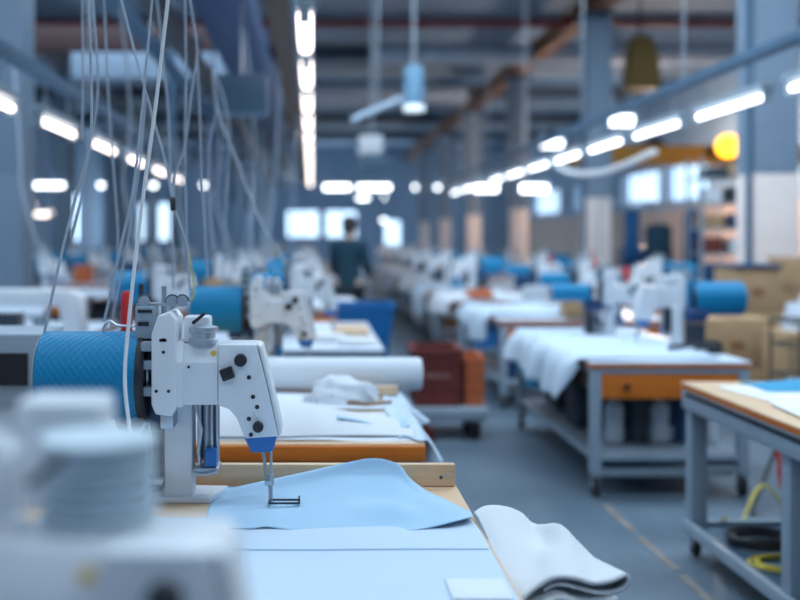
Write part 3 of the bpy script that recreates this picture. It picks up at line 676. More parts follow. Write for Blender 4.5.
B().box(-.19, .19, -.18, .18, .36, .395).build('stand_top', 'steel', r)
for sx in (-1, 1):
    for sy in (-1, 1): B().cyl((sx*.16, sy*.15, 0), (sx*.16, sy*.15, .36), .012).build('leg', 'steel', r)

# deeper tables of the centre row, with machines and cloth
TT = [8.7, 11.7, 14.3, 16.9, 19.5, 22.1, 24.7]
for i, y in enumerate(TT):
    table(-1.3, .38, y, y+1.7, T1, '%s work table in the left of the aisle behind the blue bin' % ORD[i], group='centre row tables', cast=False)
    for j, x in enumerate((-.1, -.85)):
        m = copy_tree(m2); m.location = (x, y+.9, T1); m['label'] = '%s %s machine beyond the blue bin' % (ORD[i], ['aisle side', 'inner'][j]); m['group'] = 'centre row machines'
    drape('white_sheet', .38, y+.15, y+1.3, T1, .55, .12+.05*(i % 2), 'whitecloth', '%s white sheet over the aisle edge beyond the blue bin' % ORD[i], group='centre row sheets', seed=20+i)
m = copy_tree(m2); m.location = (-.95, 6.5, T1); m['label'] = 'inner sewing machine on the third table, half hidden by hoses'

# ------------------------------------------------------------------ left rows
table(-3.4, -1.5, 6.3, 7.7, .75, 'table at the left edge carrying the white machine cover', cast=False)
r = empty('machine_cover', (-2.0, 6.7, .75), 'white arched machine cover at the left edge', 'machine')
B().prism([(-.55, 0), (-.55, .27), (-.5, .3), (.4, .3), (.46, .26), (.48, 0), (.36, 0), (.33, .19), (-.42, .19), (-.42, 0)], -.12, .12, 'y', .015).build('cover', 'enamel', r)
B().box(-.35, .05, -.1, .1, 0, .14, .01).build('machine_bed', 'darksteel', r); B().lathe([(.03, 0), (.05, .02), (.05, .1), (.02, .12)], (.18, 0, 0)).build('motor', 'greypaint', r)
LY = [7.8, 10.9, 13.5, 16.1, 18.7, 21.3, 24]
for i, y in enumerate(LY):
    table(-4.5, -2.45, y, y+1.6, .75, '%s work table of the far left row' % ORD[i], group='far left row tables', top='bluecloth2' if i == 1 else 'worktop')
    for j, x in enumerate((-3.1, -4.0)):
        m = copy_tree(m2); m.location = (x, y+.8, .75); m['label'] = '%s machine from the front in the %s line of the far left row' % (ORD[i], ['right', 'left'][j]); m['group'] = 'far left machines'
    drape('blue_sheet', -2.45, y+.2, y+1.3, .75, .6, .14, 'bluecloth2', '%s pale blue sheet on the far left row' % ORD[i], group='far left sheets', seed=60+i)
for i, y in enumerate([15.2, 17.8, 20.4, 23]):
    table(-7.6, -5.8, y, y+1.6, .75, '%s table beside the left wall windows' % ORD[i], group='wall side tables')
    m = copy_tree(m2); m.location = (-6.4, y+.8, .75); m['label'] = '%s machine beside the left wall windows' % ORD[i]; m['group'] = 'wall side machines'

# thing that stands left of the drum: grey machine stand
r = empty('control_housing', (-.98, 3.25, T1), 'grey control housing on the second table behind the blue drum', 'control unit')
B().box(-.24, .14, -.15, .15, .0, .32, .012).build('casing', 'greypaint', r); B().box(-.02, .10, -.156, -.151, .16, .26).build('dark_panel', 'black', r)

# ------------------------------------------------------------------ right rows
TR = .73
t = table(1.49, 2.36, 5.36, 7.35, TR, 'right work table with orange drawer and white draped cloth')
B().box(-.36, .36, -.93, -.90, .10, .12).build('shelf_lip', 'steel', t)
B().box(-.375, .375, -.92, .9, .158, .198).build('teal_tray', 'bluepaint', t)
drape('white_sheet', 1.49, 5.46, 7.15, TR, .78, .30, 'bluecloth2', 'large pale sheet hanging off the drawer table', seed=5, side=-1, nose=.065, amp=.005, dropf=lambda v: .05+.21*min(1, v/.1)-.10*max(0, v-.3))
drape('teal_cloth', 1.484, 5.75, 7.25, TR-.02, .03, .30, 'tealcloth', 'teal cloth hanging under the large pale sheet', seed=6, side=-1, nose=.004, amp=.0, dropf=lambda v: .18+.12*math.sin(3*v))
for i, (px, h, mm, lb) in enumerate([(614, .2, 'whitebag', 'white canister on the shelf under the orange drawer, left'), (659, .2, 'whitebag', 'white canister on the shelf under the orange drawer, middle'), (707, .17, 'whitebag', 'white canister on the shelf under the orange drawer, right'),
                                 (637, .28, 'darksteel', 'dark tall canister between the two white canisters'), (683, .26, 'navy', 'dark blue canister on the shelf right of the middle')]):
    Y = 5.75; x = (px-VX)*Y/1000
    r = empty('canister', (x, Y, .226), lb, 'canister', 'canisters under the drawer table')
    B().lathe([(.05, 0), (.055, .005), (.055, h), (.045, h+.02), (.03, h+.03), (.03, h+.06), (.02, h+.065)], n=24).build('body', mm, r)
    B().lathe([(.033, h+.04), (.034, h+.075), (.02, h+.08)], n=20).build('cap', 'black', r)
ma = make_machine((2.20, 6.15, TR), 'white sewing machine with large blue drum on its right, drawer table', rz=math.pi, drum_l=1.35)
B().box(-.13, -.075, -.08, .10, .17, .40, .008).build('blue_cover', 'drum', ma)
mb = make_machine((2.04, 6.75, TR), 'white sewing machine with slim blue drum pointing left, drawer table', drum_r=.56, drum_l=1.12, drum_gap=.05)
B().tube(crom([(-.02, -.1, .02), (-.04, -.12, .1), (-.02, -.1, .19), (.0, -.06, .25)]), .008).build('guide_arc', 'steel', mb)
B().lathe([(.02, 0), (.02, .09), (.015, .1)], (.07, -.03, .37), 'z').build('red_spool', 'red', mb)
md = copy_tree(mb); md.location = (2.45, 8.9, TR); md['label'] = 'white machine with slim blue drum on the table behind the drawer table'
r = empty('dark_bracket', (2.3, 5.75, TR+.012), 'black clamp with arms at the right end of the drawer table', 'clamp')
b = B(); b.tube([(-.25, 0, .02), (0, .02, .05), (.07, .05, .0)], .014); b.tube([(-.1, 0, .02), (-.02, -.1, .04), (.04, -.05, .02)], .012); b.build('arm', 'black', r); B().box(-.03, .05, -.02, .06, -.06, .06, .01).build('clamp_block', 'black', r)

YR = [8.1, 10.4, 12.6, 14.9, 17.2, 19.5, 21.8, 24.1]
for i, y in enumerate(YR):
    table(1.52, 2.95, y, y+1.75, TR, '%s work table behind the drawer table in the right row' % ORD[i], group='right row tables')
    if i:
        m = copy_tree(mb if i % 2 else ma); m.location = (2.62 if i % 2 else 2.2, y+.9, TR); m['label'] = '%s sewing machine behind the drawer table in the right row' % ORD[i]; m['group'] = 'right row machines'
        m = copy_tree(m2); m.rotation_euler.z = math.pi; m.location = (1.85, y+1.35, TR+.035); m['label'] = '%s aisle side machine behind the drawer table in the right row' % ORD[i]; m['group'] = 'right row machines'
    drape('white_sheet', 1.52, y+(.35 if i == 0 else .1), y+1.7, TR, .8, .34+.06*(i % 3), 'whitecloth' if i % 2 else 'bluecloth2', '%s hanging sheet on the aisle side of the right row' % ORD[i], group='right row sheets', seed=80+i, side=-1, nose=.06+.02*(i % 3), amp=.014)
for i, y in enumerate([9.9, 12.5, 15.1, 17.7]):
    table(3.15, 4.1, y, y+1.7, TR, '%s table of the outer right row' % ORD[i], group='outer right tables')
    m = copy_tree(ma if i % 2 == 0 else mb); m.location = (3.68, y+.9, TR); m['label'] = '%s sewing machine of the outer right row' % ORD[i]; m['group'] = 'outer right machines'
    drape('white_sheet', 3.15, y+.2, y+1.4, TR, .5, .15, 'whitecloth', '%s sheet on the outer right row' % ORD[i], group='outer right sheets', seed=120+i, side=-1)
# stored things on the lower shelves of the right row
sh = [(1.62, 8.25, .3, .3, .22, 'navy', 'dark navy bin'), (2.05, 8.25, .3, .3, .16, 'darksteel', 'dark grey bin'), (2.5, 8.25, .26, .3, .24, 'bluepaint', 'blue grey bin'),
      (1.66, 10.55, .3, .3, .26, 'binblue', 'bright blue bin'), (2.2, 10.55, .4, .3, .2, 'darksteel', 'low dark bin'), (1.66, 12.75, .3, .3, .26, 'rust', 'rust brown box'), (2.2, 12.75, .3, .3, .26, 'navy', 'navy box'), (1.66, 15.05, .4, .3, .26, 'darksteel', 'black box')]
for i, (x, y, w, d, h, mm, lb) in enumerate(sh):
    r = empty('storage_bin', (x+w/2, y+d/2, .226), lb+' on the lower shelf of the %s table behind the drawer table' % ORD[[0, 0, 0, 1, 1, 2, 2, 3][i]], 'bin', 'bins on the lower shelves')
    B().box(-w/2, w/2, -d/2, d/2, 0, h, .012).build('bin_body', mm, r); B().box(-w/2-.008, w/2+.008, -d/2-.008, d/2+.008, h-.02, h+.005, .004).build('rim', mm, r)
    B().box(-.05, .05, -d/2-.012, -d/2, h*.6, h*.75, .003).build('handle', 'greypaint', r)

for i, (x, y, w, d, h, lb) in enumerate([(1.62, 6.1, .34, .3, .30, 'dark motor box at the aisle side under the drawer table'), (2.0, 6.2, .3, .4, .34, 'dark motor box in the middle under the drawer table'), (1.66, 6.75, .5, .4, .36, 'large dark box at the rear under the drawer table')]):
    r = empty('motor_box', (x+w/2, y+d/2, .226), lb, 'box'); B().box(-w/2, w/2, -d/2, d/2, 0, h, .015).build('casing', 'darksteel', r); B().box(-w*.3, w*.3, -d/2-.006, -d/2, h*.3, h*.7, .002).build('vent_plate', 'black', r)
cr_ = random.Random(11); cols_ = [('cardboard', 'brown'), ('orangecrate', 'orange red'), ('darksteel', 'dark'), ('whitebag', 'white'), ('tealcloth', 'teal'), ('ply', 'tan'), ('navy', 'navy')]
for side, X0_, X1_, Ys, T_, wd in ((0, 1.7, 2.75, YR, TR, 'right row'), (1, -1.15, .1, TT, T1, 'centre row'), (2, -4.3, -2.75, LY, .75, 'far left row')):
    for i, y in enumerate(Ys):
        for j in range(2):
            mm, cn = cols_[(i*3+j*5+side*2) % 7]; x = cr_.uniform(X0_, X1_)
            w, d, h = cr_.uniform(.12, .3), cr_.uniform(.12, .25), cr_.uniform(.08, .26)
            o = B().box(-w/2, w/2, -d/2, d/2, 0, h, .012).build('supply_box', mm, loc=(x, y+.12+j*.22, T_+.02)); tag(o, '%s supply box, %s on the %s table of the %s' % (cn, ('nearer', 'farther')[j], ORD[i], wd), 'box', 'supply boxes')
        if side != 1 and i > (2 if side == 0 else -1) or side == 1:
            for j in range(2):
                w = (X1_-X0_)/2-.1; x = X0_+w/2+j*(w+.15)
                z = .226
                o = B().box(-w/2, w/2, -.2, .2, 0, cr_.uniform(.2, .3), .015).build('storage_box', 'darksteel' if (i+j) % 2 else 'navy', loc=(x, y+.6, z)); tag(o, 'dark box, %s under the %s table of the %s' % (('left', 'right')[j], ORD[i], wd), 'box', 'dark boxes under tables')
drape('side_cloth', .342, 3.04, 3.95, T1, .08, .13, 'bluecloth2', 'narrow pale cloth over the aisle edge of the second table', seed=3, side=1, nose=.012, amp=.003)

# near right table ------------------------------------------------------------
t = empty('work_table', (2.3, 3.45, 0), 'near right wheeled table with orange edge and grey channel frame', 'table')
TN = .757; X0, X1, Y0, Y1 = -.66, .75, -1.1, 1.0
B().box(X0, X1, Y0, Y1, TN-.006, TN, .002).build('tabletop', 'ply', t)
B().box(X0+.001, X1, Y0, Y1-.001, TN-.028, TN-.006, .002).build('edge_board', 'orange', t)
f = B()
f.box(X0+.004, X0+.04, Y0, Y1-.004, TN-.115, TN-.028, .003); f.box(X0+.04, X1, Y1-.04, Y1-.004, TN-.115, TN-.028, .003); f.box(X0+.04, X1, Y0, Y0+.04, TN-.115, TN-.028); f.build('frame', 'greypaint', t)
B().box(X0+.0005, X0+.004, Y0, Y1-.06, TN-.055, TN-.038).build('channel_slot', 'black', t)
for y in (Y1-.075, .02, Y0+.02):
    for x in (X0+.02, X1-.07):
        B().box(x, x+.07, y, y+.07, .10, TN-.115, .003).build('leg', 'greypaint', t)
        if y != .02: caster(t, x+.027, y+.027, .09)
f = B(); f.box(X0+.0, X0+.03, Y0, Y1-.02, .10, .15, .003); f.box(X0+.03, X1, Y1-.05, Y1-.02, .10, .15, .003); f.build('lower_rail', 'greypaint', t)
B().box(X0+.03, X1, Y0, Y1-.05, .11, .125).build('lower_shelf', 'bluepaint', t)
B().box(-.1, .3, .4, .9, .126, .30, .02).build('power_box', 'black', t)
sheet('blue_cloth', [[Vector((x, y, TN+.004+.03*k*math.sin(min(math.pi, (x-1.88)*4.2+.25)))) for x in (1.88, 1.95, 2.15, 2.4, 2.7)] for y, k in ((4.12, 0), (4.2, 1), (4.3, 1), (4.4, 0))], 'tealcloth', 'blue folded cloth along the back of the near right table', thick=.006)
for i, (x, y, w, d, rz) in enumerate([(1.93, 4.1, .34, .42, 8), (2.2, 3.85, .4, .5, -12), (1.86, 3.6, .26, .45, -5)]):
    o = B().box(-w/2, w/2, -d/2, d/2, 0, .002).build('pattern_sheet', 'paper', loc=(x, y, TN+.002+i*.003)); o.rotation_euler.z = R(rz)
    tag(o, ['pattern paper at the left corner of the near right table', 'largest pattern paper in the middle of the near right table', 'pattern paper toward the front of the near right table'][i], 'paper', 'pattern papers')
    ln = B(); ln.box(-w*.3, w*.35, -.003, .0, .0021, .0026); ln.box(-w*.35, -w*.34, -d*.4, d*.3, .0021, .0026); ln.box(-w*.1, w*.3, d*.2, d*.206, .0021, .0026); ln.build('pencil_line', 'bluepaint', o)
def coil(c, rr, n, rad, m, label, cat='cable', seed=0, flat=.5):
    q_ = random.Random(seed); pts = []
    for i in range(n*10):
        a = i/10*2*math.pi; k = 1+.12*math.sin(i*.37+seed)+q_.uniform(-.03, .03)
        pts.append(Vector((c[0]+rr*k*math.cos(a), c[1]+rr*flat*k*math.sin(a), c[2]+rad+rad*1.4*(i/10)*.6)))
    return tag(B().tube(crom(pts, 3), rad, 6).build('cable_coil', m), label, cat)
coil((1.86, 4.12, .126), .13, 4, .011, 'cabledark', 'black cable coil on the lower shelf of the near right table', seed=1, flat=.8)
coil((1.85, 3.86, .126), .14, 3, .006, 'cableyellow', 'yellow cable coil on the lower shelf of the near right table', seed=2, flat=.7)
coil((1.88, 3.6, .126), .15, 4, .012, 'cabledark', 'second black cable coil nearer on the lower shelf', seed=3, flat=.8)
tag(B().tube(crom([(1.74, 4.2, .22), (1.85, 4.5, .12), (2.0, 4.7, .02), (2.2, 4.9, .18), (2.38, 5.0, .05), (2.55, 5.1, .02)]), .007).build('loose_cable', 'cableyellow'), 'loose yellow cable between the two right tables', 'cable')
tag(B().tube(crom([(2.2, 5.0, .02), (2.45, 5.3, .25), (2.5, 5.2, .4), (2.44, 5.1, .3), (2.5, 5.05, .02), (2.7, 5.2, .02)]), .012).build('loose_cable', 'cabledark'), 'loose black cable beside the drawer table', 'cable')
tag(B().tube(crom([(2.42, 5.15, .1), (2.42, 5.25, .42), (2.44, 5.5, .52)]), .012).build('red_hose', 'red'), 'short red hose beside the drawer table leg', 'hose')
r = empty('foot_pedal', (2.55, 4.7, 0), 'grey pedal unit on the floor behind the near right table', 'pedal')
B().box(-.12, .12, -.15, .15, 0, .05, .01).build('base', 'darksteel', r); B().prism([(-.14, .055), (.14, .12), (.14, .135), (-.14, .07)], -.1, .1, 'x').build('tread', 'rubber', r)
# white hanging panel beyond near right table leg
tag(B().prism([(2.35, 0.06), (2.62, .06), (2.6, .7), (2.36, .7)], 4.95, 4.98, 'y').build('upright_board', 'greypaint'), 'pale upright panel between the two right tables', 'panel')

# crate dolly -------------------------------------------------------------------
r = empty('dolly', (.945, 7.15, 0), 'low grey dolly in the aisle carrying the red crates', 'dolly')
B().box(-.27, .27, -.28, .28, .13, .22, .02).build('deck', 'greypaint', r)
for sx in (-.19, .19):
    for sy in (-.2, .2): B().lathe([(.05, -.03), (.062, -.02), (.062, .02), (.05, .03)], (sx, sy, .062), 'x', 18).build('wheel', 'rubber', r); 
for sx in (-.19, .19):
    B().box(sx-.04, sx+.04, -.23, .23, .1, .13).build('wheel_bracket', 'darksteel', r)
def crate(loc, w, d, h, m, label, rz=0, text=False, rimd=.02):
    r = empty('crate', loc, label, 'crate', None, rz)
    b = B(); t = .012
    b.box(-w/2, w/2, -d/2, d/2, 0, t)
    b.box(-w/2, w/2, -d/2, -d/2+t, t, h); b.box(-w/2, w/2, d/2-t, d/2, t, h); b.box(-w/2, -w/2+t, -d/2+t, d/2-t, t, h); b.box(w/2-t, w/2, -d/2+t, d/2-t, t, h)
    for z in (.33, .66):
        b.box(-w/2-.006, w/2+.006, -d/2-.006, -d/2, h*z, h*z+.012); b.box(-w/2-.006, -w/2, -d/2, d/2, h*z, h*z+.012)
    b.build('tub', m, r, False)
    b = B(); e = rimd
    b.box(-w/2-e, w/2+e, -d/2-e, -d/2, h-.04, h); b.box(-w/2-e, w/2+e, d/2, d/2+e, h-.04, h); b.box(-w/2-e, -w/2, -d/2, d/2, h-.04, h); b.box(w/2, w/2+e, -d/2, d/2, h-.04, h); b.build('rim', m, r, False)
    if text:
        b = B(); q_ = random.Random(3); x = -w*.27
        while x < w*.25:
            ww = q_.uniform(.008, .02); b.box(x, x+ww, -d/2-.009, -d/2-.0062, h*.5, h*.5+.03); x += ww+.008
        b.build('worn_lettering', mat('worn_pale_print', (.42, .22, .2), .7), r, False)
    return r
crate((.875, 7.15, .222), .32, .42, .40, 'redcrate', 'dark red crate with raised rim on the grey dolly', text=True)
crate((1.135, 7.17, .222), .13, .40, .34, 'orangecrate', 'narrow orange red crate beside the dark red crate', rimd=.008)
crate((.74-.0, 6.82, .0), .16, .12, .10, 'redcrate', 'tiny red tray on the floor against the dolly', rimd=.006)

# cartons, bags, cage on the right ------------------------------------------------
def carton(x, y, z, w, d, h, label, mm='cardboard', tape='brownwood'):
    r = empty('carton', (x+w/2, y+d/2, z), label, 'box', 'cartons by the right column')
    B().box(-w/2, w/2, -d/2, d/2, 0, h, .006).build('carton_body', mm, r)
    B().box(-.03, .03, -d/2-.001, d/2+.001, h*.999, h+.0015).build('tape', tape, r); B().box(-.05, .05, -d/2-.0015, -d/2-.0002, h*.35, h*.55).build('printed_mark', 'brownwood', r)
    return r
carton(3.45, 8.2, 0, .5, .5, .40, 'bottom carton of the tall stack before the column'); carton(3.47, 8.2, .402, .48, .48, .38, 'middle carton of the tall stack before the column'); c3 = carton(3.48, 8.2, .785, .36, .46, .36, 'top carton with dark lid of the tall stack before the column')
tag(B().box(3.46, 3.86, 8.18, 8.68, 1.148, 1.175, .004).build('box_lid', 'navy'), 'dark lid on the tall carton stack', 'lid')
carton(4.1, 8.5, 0, .5, .5, .5, 'lower carton at the right edge behind the cage'); carton(4.1, 8.5, .502, .5, .5, .42, 'middle carton at the right edge behind the cage'); carton(4.1, 8.5, .925, .5, .5, .3, 'upper carton at the right edge behind the cage')
carton(2.95, 7.5, 0, .5, .4, .42, 'lower wide carton behind the large blue drum'); carton(2.93, 7.5, .422, .52, .4, .36, 'upper wide carton behind the large blue drum')
carton(3.3, 6.95, 0, .55, .4, .35, 'lower carton behind the wire cage'); carton(3.3, 6.95, .352, .55, .4, .38, 'upper carton behind the wire cage')
crumple('white_bag', (3.62, 7.25, .735), .15, .14, .32, 'whitebag', 'white plastic bag standing on the carton behind the cage', 21)['category'] = 'bag'
crumple('white_bag', (3.45, 7.15, .735), .10, .10, .24, 'whitebag', 'smaller white bag left of the white plastic bag', 23)['category'] = 'bag'
r = empty('wire_cage', (3.35, 6.4, 0), 'black wire cage at the right edge', 'cage')
b = B()
for x in (-.3, -.1, .1, .3):
    b.cyl((x, -.25, 0), (x, -.25, .86), .010, 6); b.cyl((x, .25, 0), (x, .25, .86), .008, 6)
for z in (.02, .25, .5, .7, .86):
    b.tube([(-.3, -.25, z), (.3, -.25, z)], .010, 6); b.tube([(-.3, .25, z), (.3, .25, z)], .008, 6); b.tube([(-.3, -.25, z), (-.3, .25, z)], .008, 6); b.tube([(.3, -.25, z), (.3, .25, z)], .008, 6)
b.build('wire_frame', 'black', r)

# rack with small goods
r = empty('shelf_rack', (5.75, 14, 0), 'tall grey shelf rack left of the near right column', 'rack')
for sx in (-.4, .4):
    for sy in (-.25, .25): B().box(sx-.02, sx+.02, sy-.02, sy+.02, 0, 2.5).build('post', 'greypaint', r, False)
for z in (.3, .75, 1.15, 1.5, 1.85, 2.2): B().box(-.4, .4, -.25, .25, z, z+.025).build('shelf', 'greypaint', r, False)
for i, (x, z, w, h, mm, lb) in enumerate([(-.3, 1.875, .22, .2, 'paper', 'white box on the upper rack shelf'), (.05, 1.875, .25, .22, 'darksteel', 'dark box on the upper rack shelf'), (-.35, 1.525, .3, .18, 'cardboard', 'brown box on the middle rack shelf'), (.08, 1.525, .22, .2, 'navy', 'navy box on the middle rack shelf'),
      (-.32, 1.175, .25, .22, 'redcrate', 'dark red box on the lower rack shelf'), (.06, 1.175, .28, .2, 'paper', 'white box on the lower rack shelf'), (-.33, .775, .3, .25, 'navy', 'navy box low on the rack'), (.05, .775, .28, .25, 'binblue', 'bright blue box low on the rack'),
      (-.3, 2.225, .3, .14, 'darksteel', 'dark flat box on top rack shelf'), (.05, 2.225, .26, .2, 'ply', 'tan box on top rack shelf')]):
    o = B().box(0, w, -.18, .15, 0, h, .008).build('storage_box', mm, loc=(5.75+x, 14, z+.001)); tag(o, lb, 'box', 'boxes on the shelf rack')
r = empty('garment_rack', (5.2, 15.0, 0), 'steel garment rail behind the outer right machines', 'rack')
B().cyl((-.9, 0, 1.92), (.9, 0, 1.92), .015).build('rail_bar', 'steel', r)
for s in (-.9, .9): B().cyl((s, 0, 0), (s, 0, 1.92), .015).build('post', 'steel', r); B().box(s-.02, s+.02, -.25, .25, 0, .03).build('foot', 'steel', r)
for i, (px, w, mm, lb) in enumerate([(632, .24, 'coatblue', 'blue work coat hanging left on the rail'), (659, .42, 'coat', 'wide dark coat hanging in the middle of the rail'), (692, .26, 'coatblue', 'blue work coat hanging right on the rail')]):
    x = (px-VX)*15/1000; r = empty('work_coat', (x, 15, 1.0), lb, 'coat', 'work coats')
    h = .82 if i != 1 else .6
    rows_ = []
    for z, kx, ky in ((0, 1, .1), (.25, .98, .1), (.5, .9, .1), (.7, .95, .09), (.78, .8, .07), (.82, .3, .05)):
        rows_.append([Vector((w/2*kx*math.cos(a)*(1+.05*math.sin(5*a)), ky*math.sin(a), z*h/.82)) for a in [2*math.pi*j/24 for j in range(25)]])
    B().grid(rows_).build('coat_body', mm, r, thick=.01); B().tube([(0, 0, h), (0, 0, .9), (.02, 0, .925), (0, 0, .94)], .006).build('hanger', 'steel', r)
tag(B().box(-.25, .25, -.2, .2, 0, .33, .02).build('machine_cabinet', 'navy', loc=(5.35, 16.5, .9)), 'dark navy cabinet seen below the hanging coats', 'cabinet')
tag(B().box(-.4, .4, -.25, .25, 0, .9, .01).build('cupboard', 'enamel2', loc=(5.35, 16.5, 0)), 'cream cupboard under the navy cabinet', 'cupboard')

# ------------------------------------------------------------------ hoses hanging from the service rail
def hose(pts, Y, rad, m, label, dY=0, up=True):
    w = [P(x, y, Y+dY*i/(len(pts)-1)) for i, (x, y) in enumerate(pts)]
    t = w[0]+(w[0]-w[1]).normalized()*.5
    top = Vector((-.95, w[0].y, 2.76)) if t.x < -.2 else Vector((t.x-.2, w[0].y, 2.9))
    o = B().tube(crom(([top, t] if up else [])+w, 7), rad, 8).build('hanging_hose', m); return tag(o, label, 'hose', 'hanging hoses')
hose([(168, 0), (155, 110), (140, 220), (128, 330), (125, 385), (131, 436)], 2.16, .0042, 'cablewhite', 'bright white hose crossing in front of the blue drum')
hose([(152, 0), (142, 110), (133, 190), (120, 250), (104, 322)], 2.5, .0034, 'cable', 'grey hose just left of the bright white hose')
hose([(146, 95), (140, 160), (128, 240), (110, 330)], 2.8, .0034, 'cable', 'second grey hose ending above the drum', up=False)
hose([(121, 0), (134, 50), (152, 115), (166, 165), (173, 204), (186, 245), (190, 290)], 2.8, .0034, 'cable', 'hose slanting right across the others with a dark joint')
hose([(82, 0), (83, 70), (82, 140)], 3.0, .0034, 'cable', 'leftmost straight hose hanging from the top of the view')
hose([(88, 0), (91, 70), (90, 140), (75, 200), (60, 260), (42, 345), (40, 372)], 2.35, .0034, 'cable', 'hose bending left down to the drum end')
hose([(93, 0), (98, 85), (92, 135), (80, 200), (72, 240)], 2.9, .0034, 'cable', 'hose with a small kink near the left lamps')
hose([(104, 0), (108, 90), (112, 150), (118, 240), (113, 300)], 3.2, .0034, 'cable', 'thin hose between left lamps')
hose([(185, 0), (186, 80), (185, 150), (187, 260)], 3.1, .0034, 'cable', 'straight hose right of the bright white hose')
hose([(190, 0), (197, 50), (192, 90), (184, 150), (174, 185), (173, 290)], 3.1, .0034, 'cable', 'hose looping over to the dark joint')
hose([(197, 50), (200, 120), (202, 185), (208, 280)], 3.3, .0034, 'cable', 'faint hose parting from the looping hose', up=False)
hose([(157, 0), (163, 60), (168, 110), (172, 200)], 3.3, .0034, 'cable', 'faint hose behind the slanting hose')
hose([(213, 70), (216, 110), (210, 150), (212, 250)], 4.0, .0034, 'cable', 'blurred grey hose under the control box', up=False)
hose([(213, 70), (218, 110), (236, 160), (262, 225), (285, 262)], 4.4, .006, 'cable', 'blurred hose slanting to the second machine', up=False)
hose([(210, 60), (228, 120), (226, 200), (222, 280)], 4.8, .005, 'cable', 'soft hose behind the second machine drum', up=False)
hose([(185, 240), (190, 262), (194, 290), (191, 300)], 3.3, .003, 'cableyellow', 'thin yellow hose above the thread cone', up=False)
tag(B().lathe([(.004, -.02), (.009, -.018), (.009, .015), (.005, .02)], P(173, 204, 2.8), 'z', 12).build('hose_joint', 'black'), 'small black joint on the slanting hose', 'joint')
hr = random.Random(4)
for i in range(16):
    Y = 5.2+i*.8; x = hr.uniform(-1.2, -.15) if i % 3 else hr.uniform(-2.4, -1.2)
    z0 = 1.15; rr = .004+.0006*Y
    pts = [Vector((x+hr.uniform(-.1, .1), Y, 2.8)), Vector((x+hr.uniform(-.05, .05), Y, 2.1)), Vector((x, Y, 1.7)), Vector((x+hr.uniform(-.12, .2), Y, z0))]
    o = B().tube(crom(pts, 6), rr, 6).build('hanging_hose', 'cable' if i % 2 else 'duct'); tag(o, 'blurred hanging hose over the left machines, deep in the hall', 'hose', 'deep hanging hoses')

# ------------------------------------------------------------------ person in the aisle
def skin_mesh(name, joints, edges, m, parent=None, sub=2, label=None):
    me = bpy.data.meshes.new(name); me.from_pydata([j[0] for j in joints], edges, []); me.materials.append(M[m])
    o = bpy.data.objects.new(name, me); COL.objects.link(o); o.parent = parent
    sk = o.modifiers.new('skin', 'SKIN'); sk.use_smooth_shade = True
    for v, j in zip(me.skin_vertices[0].data if me.skin_vertices else [], joints): pass
    return o, sk
def figure(name, joints, edges, root, m, parent=None):
    me = bpy.data.meshes.new(name); me.from_pydata([j[0] for j in joints], edges, []); me.materials.append(M[m])
    o = bpy.data.objects.new(name, me); COL.objects.link(o); o.parent = parent
    bm = bmesh.new(); bm.from_mesh(me); lay = bm.verts.layers.skin.verify(); bm.verts.ensure_lookup_table()
    for v, j in zip(bm.verts, joints):
        rr = j[1] if isinstance(j[1], tuple) else (j[1], j[1]); v[lay].radius = rr; v[lay].use_root = False
    bm.verts[root][lay].use_root = True
    bm.to_mesh(me); bm.free()
    sk = o.modifiers.new('skin', 'SKIN'); sk.use_smooth_shade = True
    sb = o.modifiers.new('sub', 'SUBSURF'); sb.levels = 2; sb.render_levels = 2
    return o
def V(*a): return a
J = [(V(0, 0, .90), (.13, .10)), (V(0, 0, 1.05), (.11, .085)), (V(0, -.01, 1.2), (.135, .09)), (V(0, -.01, 1.32), (.11, .07)), (V(0, -.015, 1.39), .045), (V(0, -.03, 1.45), .06), (V(0, -.035, 1.52), (.075, .09)), (V(0, -.03, 1.58), (.055, .07)),
     (V(-.16, 0, 1.31), .05), (V(-.2, -.03, 1.06), .038), (V(-.17, -.22, .95), .028), (V(-.165, -.29, .935), .024),
     (V(.16, 0, 1.31), .05), (V(.2, -.03, 1.06), .038), (V(.17, -.22, .95), .028), (V(.165, -.29, .935), .024),
     (V(-.085, 0, .82), .085), (V(-.09, -.01, .47), .055), (V(-.09, .01, .09), .038), (V(-.09, -.1, .035), .035),
     (V(.085, 0, .82), .085), (V(.09, -.01, .47), .055), (V(.09, .01, .09), .038), (V(.09, -.1, .035), .035)]
E = [(0, 1), (1, 2), (2, 3), (3, 4), (4, 5), (5, 6), (6, 7), (3, 8), (8, 9), (9, 10), (10, 11), (3, 12), (12, 13), (13, 14), (14, 15), (0, 16), (16, 17), (17, 18), (18, 19), (0, 20), (20, 21), (21, 22), (22, 23)]
for s, b0 in ((-1, 11), (1, 15)):
    base = J[b0][0]
    for k, (dx, L) in enumerate(((-.024, .055), (-.008, .065), (.008, .062), (.023, .05))):
        n0 = len(J); J.append((V(base[0]+dx, base[1]-.035, base[2]-.005), .009)); J.append((V(base[0]+dx*1.2, base[1]-.035-L*.5, base[2]-.02), .008)); J.append((V(base[0]+dx*1.2, base[1]-.035-L*.8, base[2]-.045), .007)); E += [(b0, n0), (n0, n0+1), (n0+1, n0+2)]
    n0 = len(J); J.append((V(base[0]-s*.035, base[1]-.01, base[2]-.01), .009)); J.append((V(base[0]-s*.045, base[1]-.04, base[2]-.02), .008)); E += [(b0, n0), (n0, n0+1)]
pr = figure('person', J, E, 0, 'skin'); pr.location = (.41, 11.05, 0); pr.rotation_euler.z = R(160)
tag(pr, 'person in dark teal workwear standing at the aisle end of the left tables', 'person')
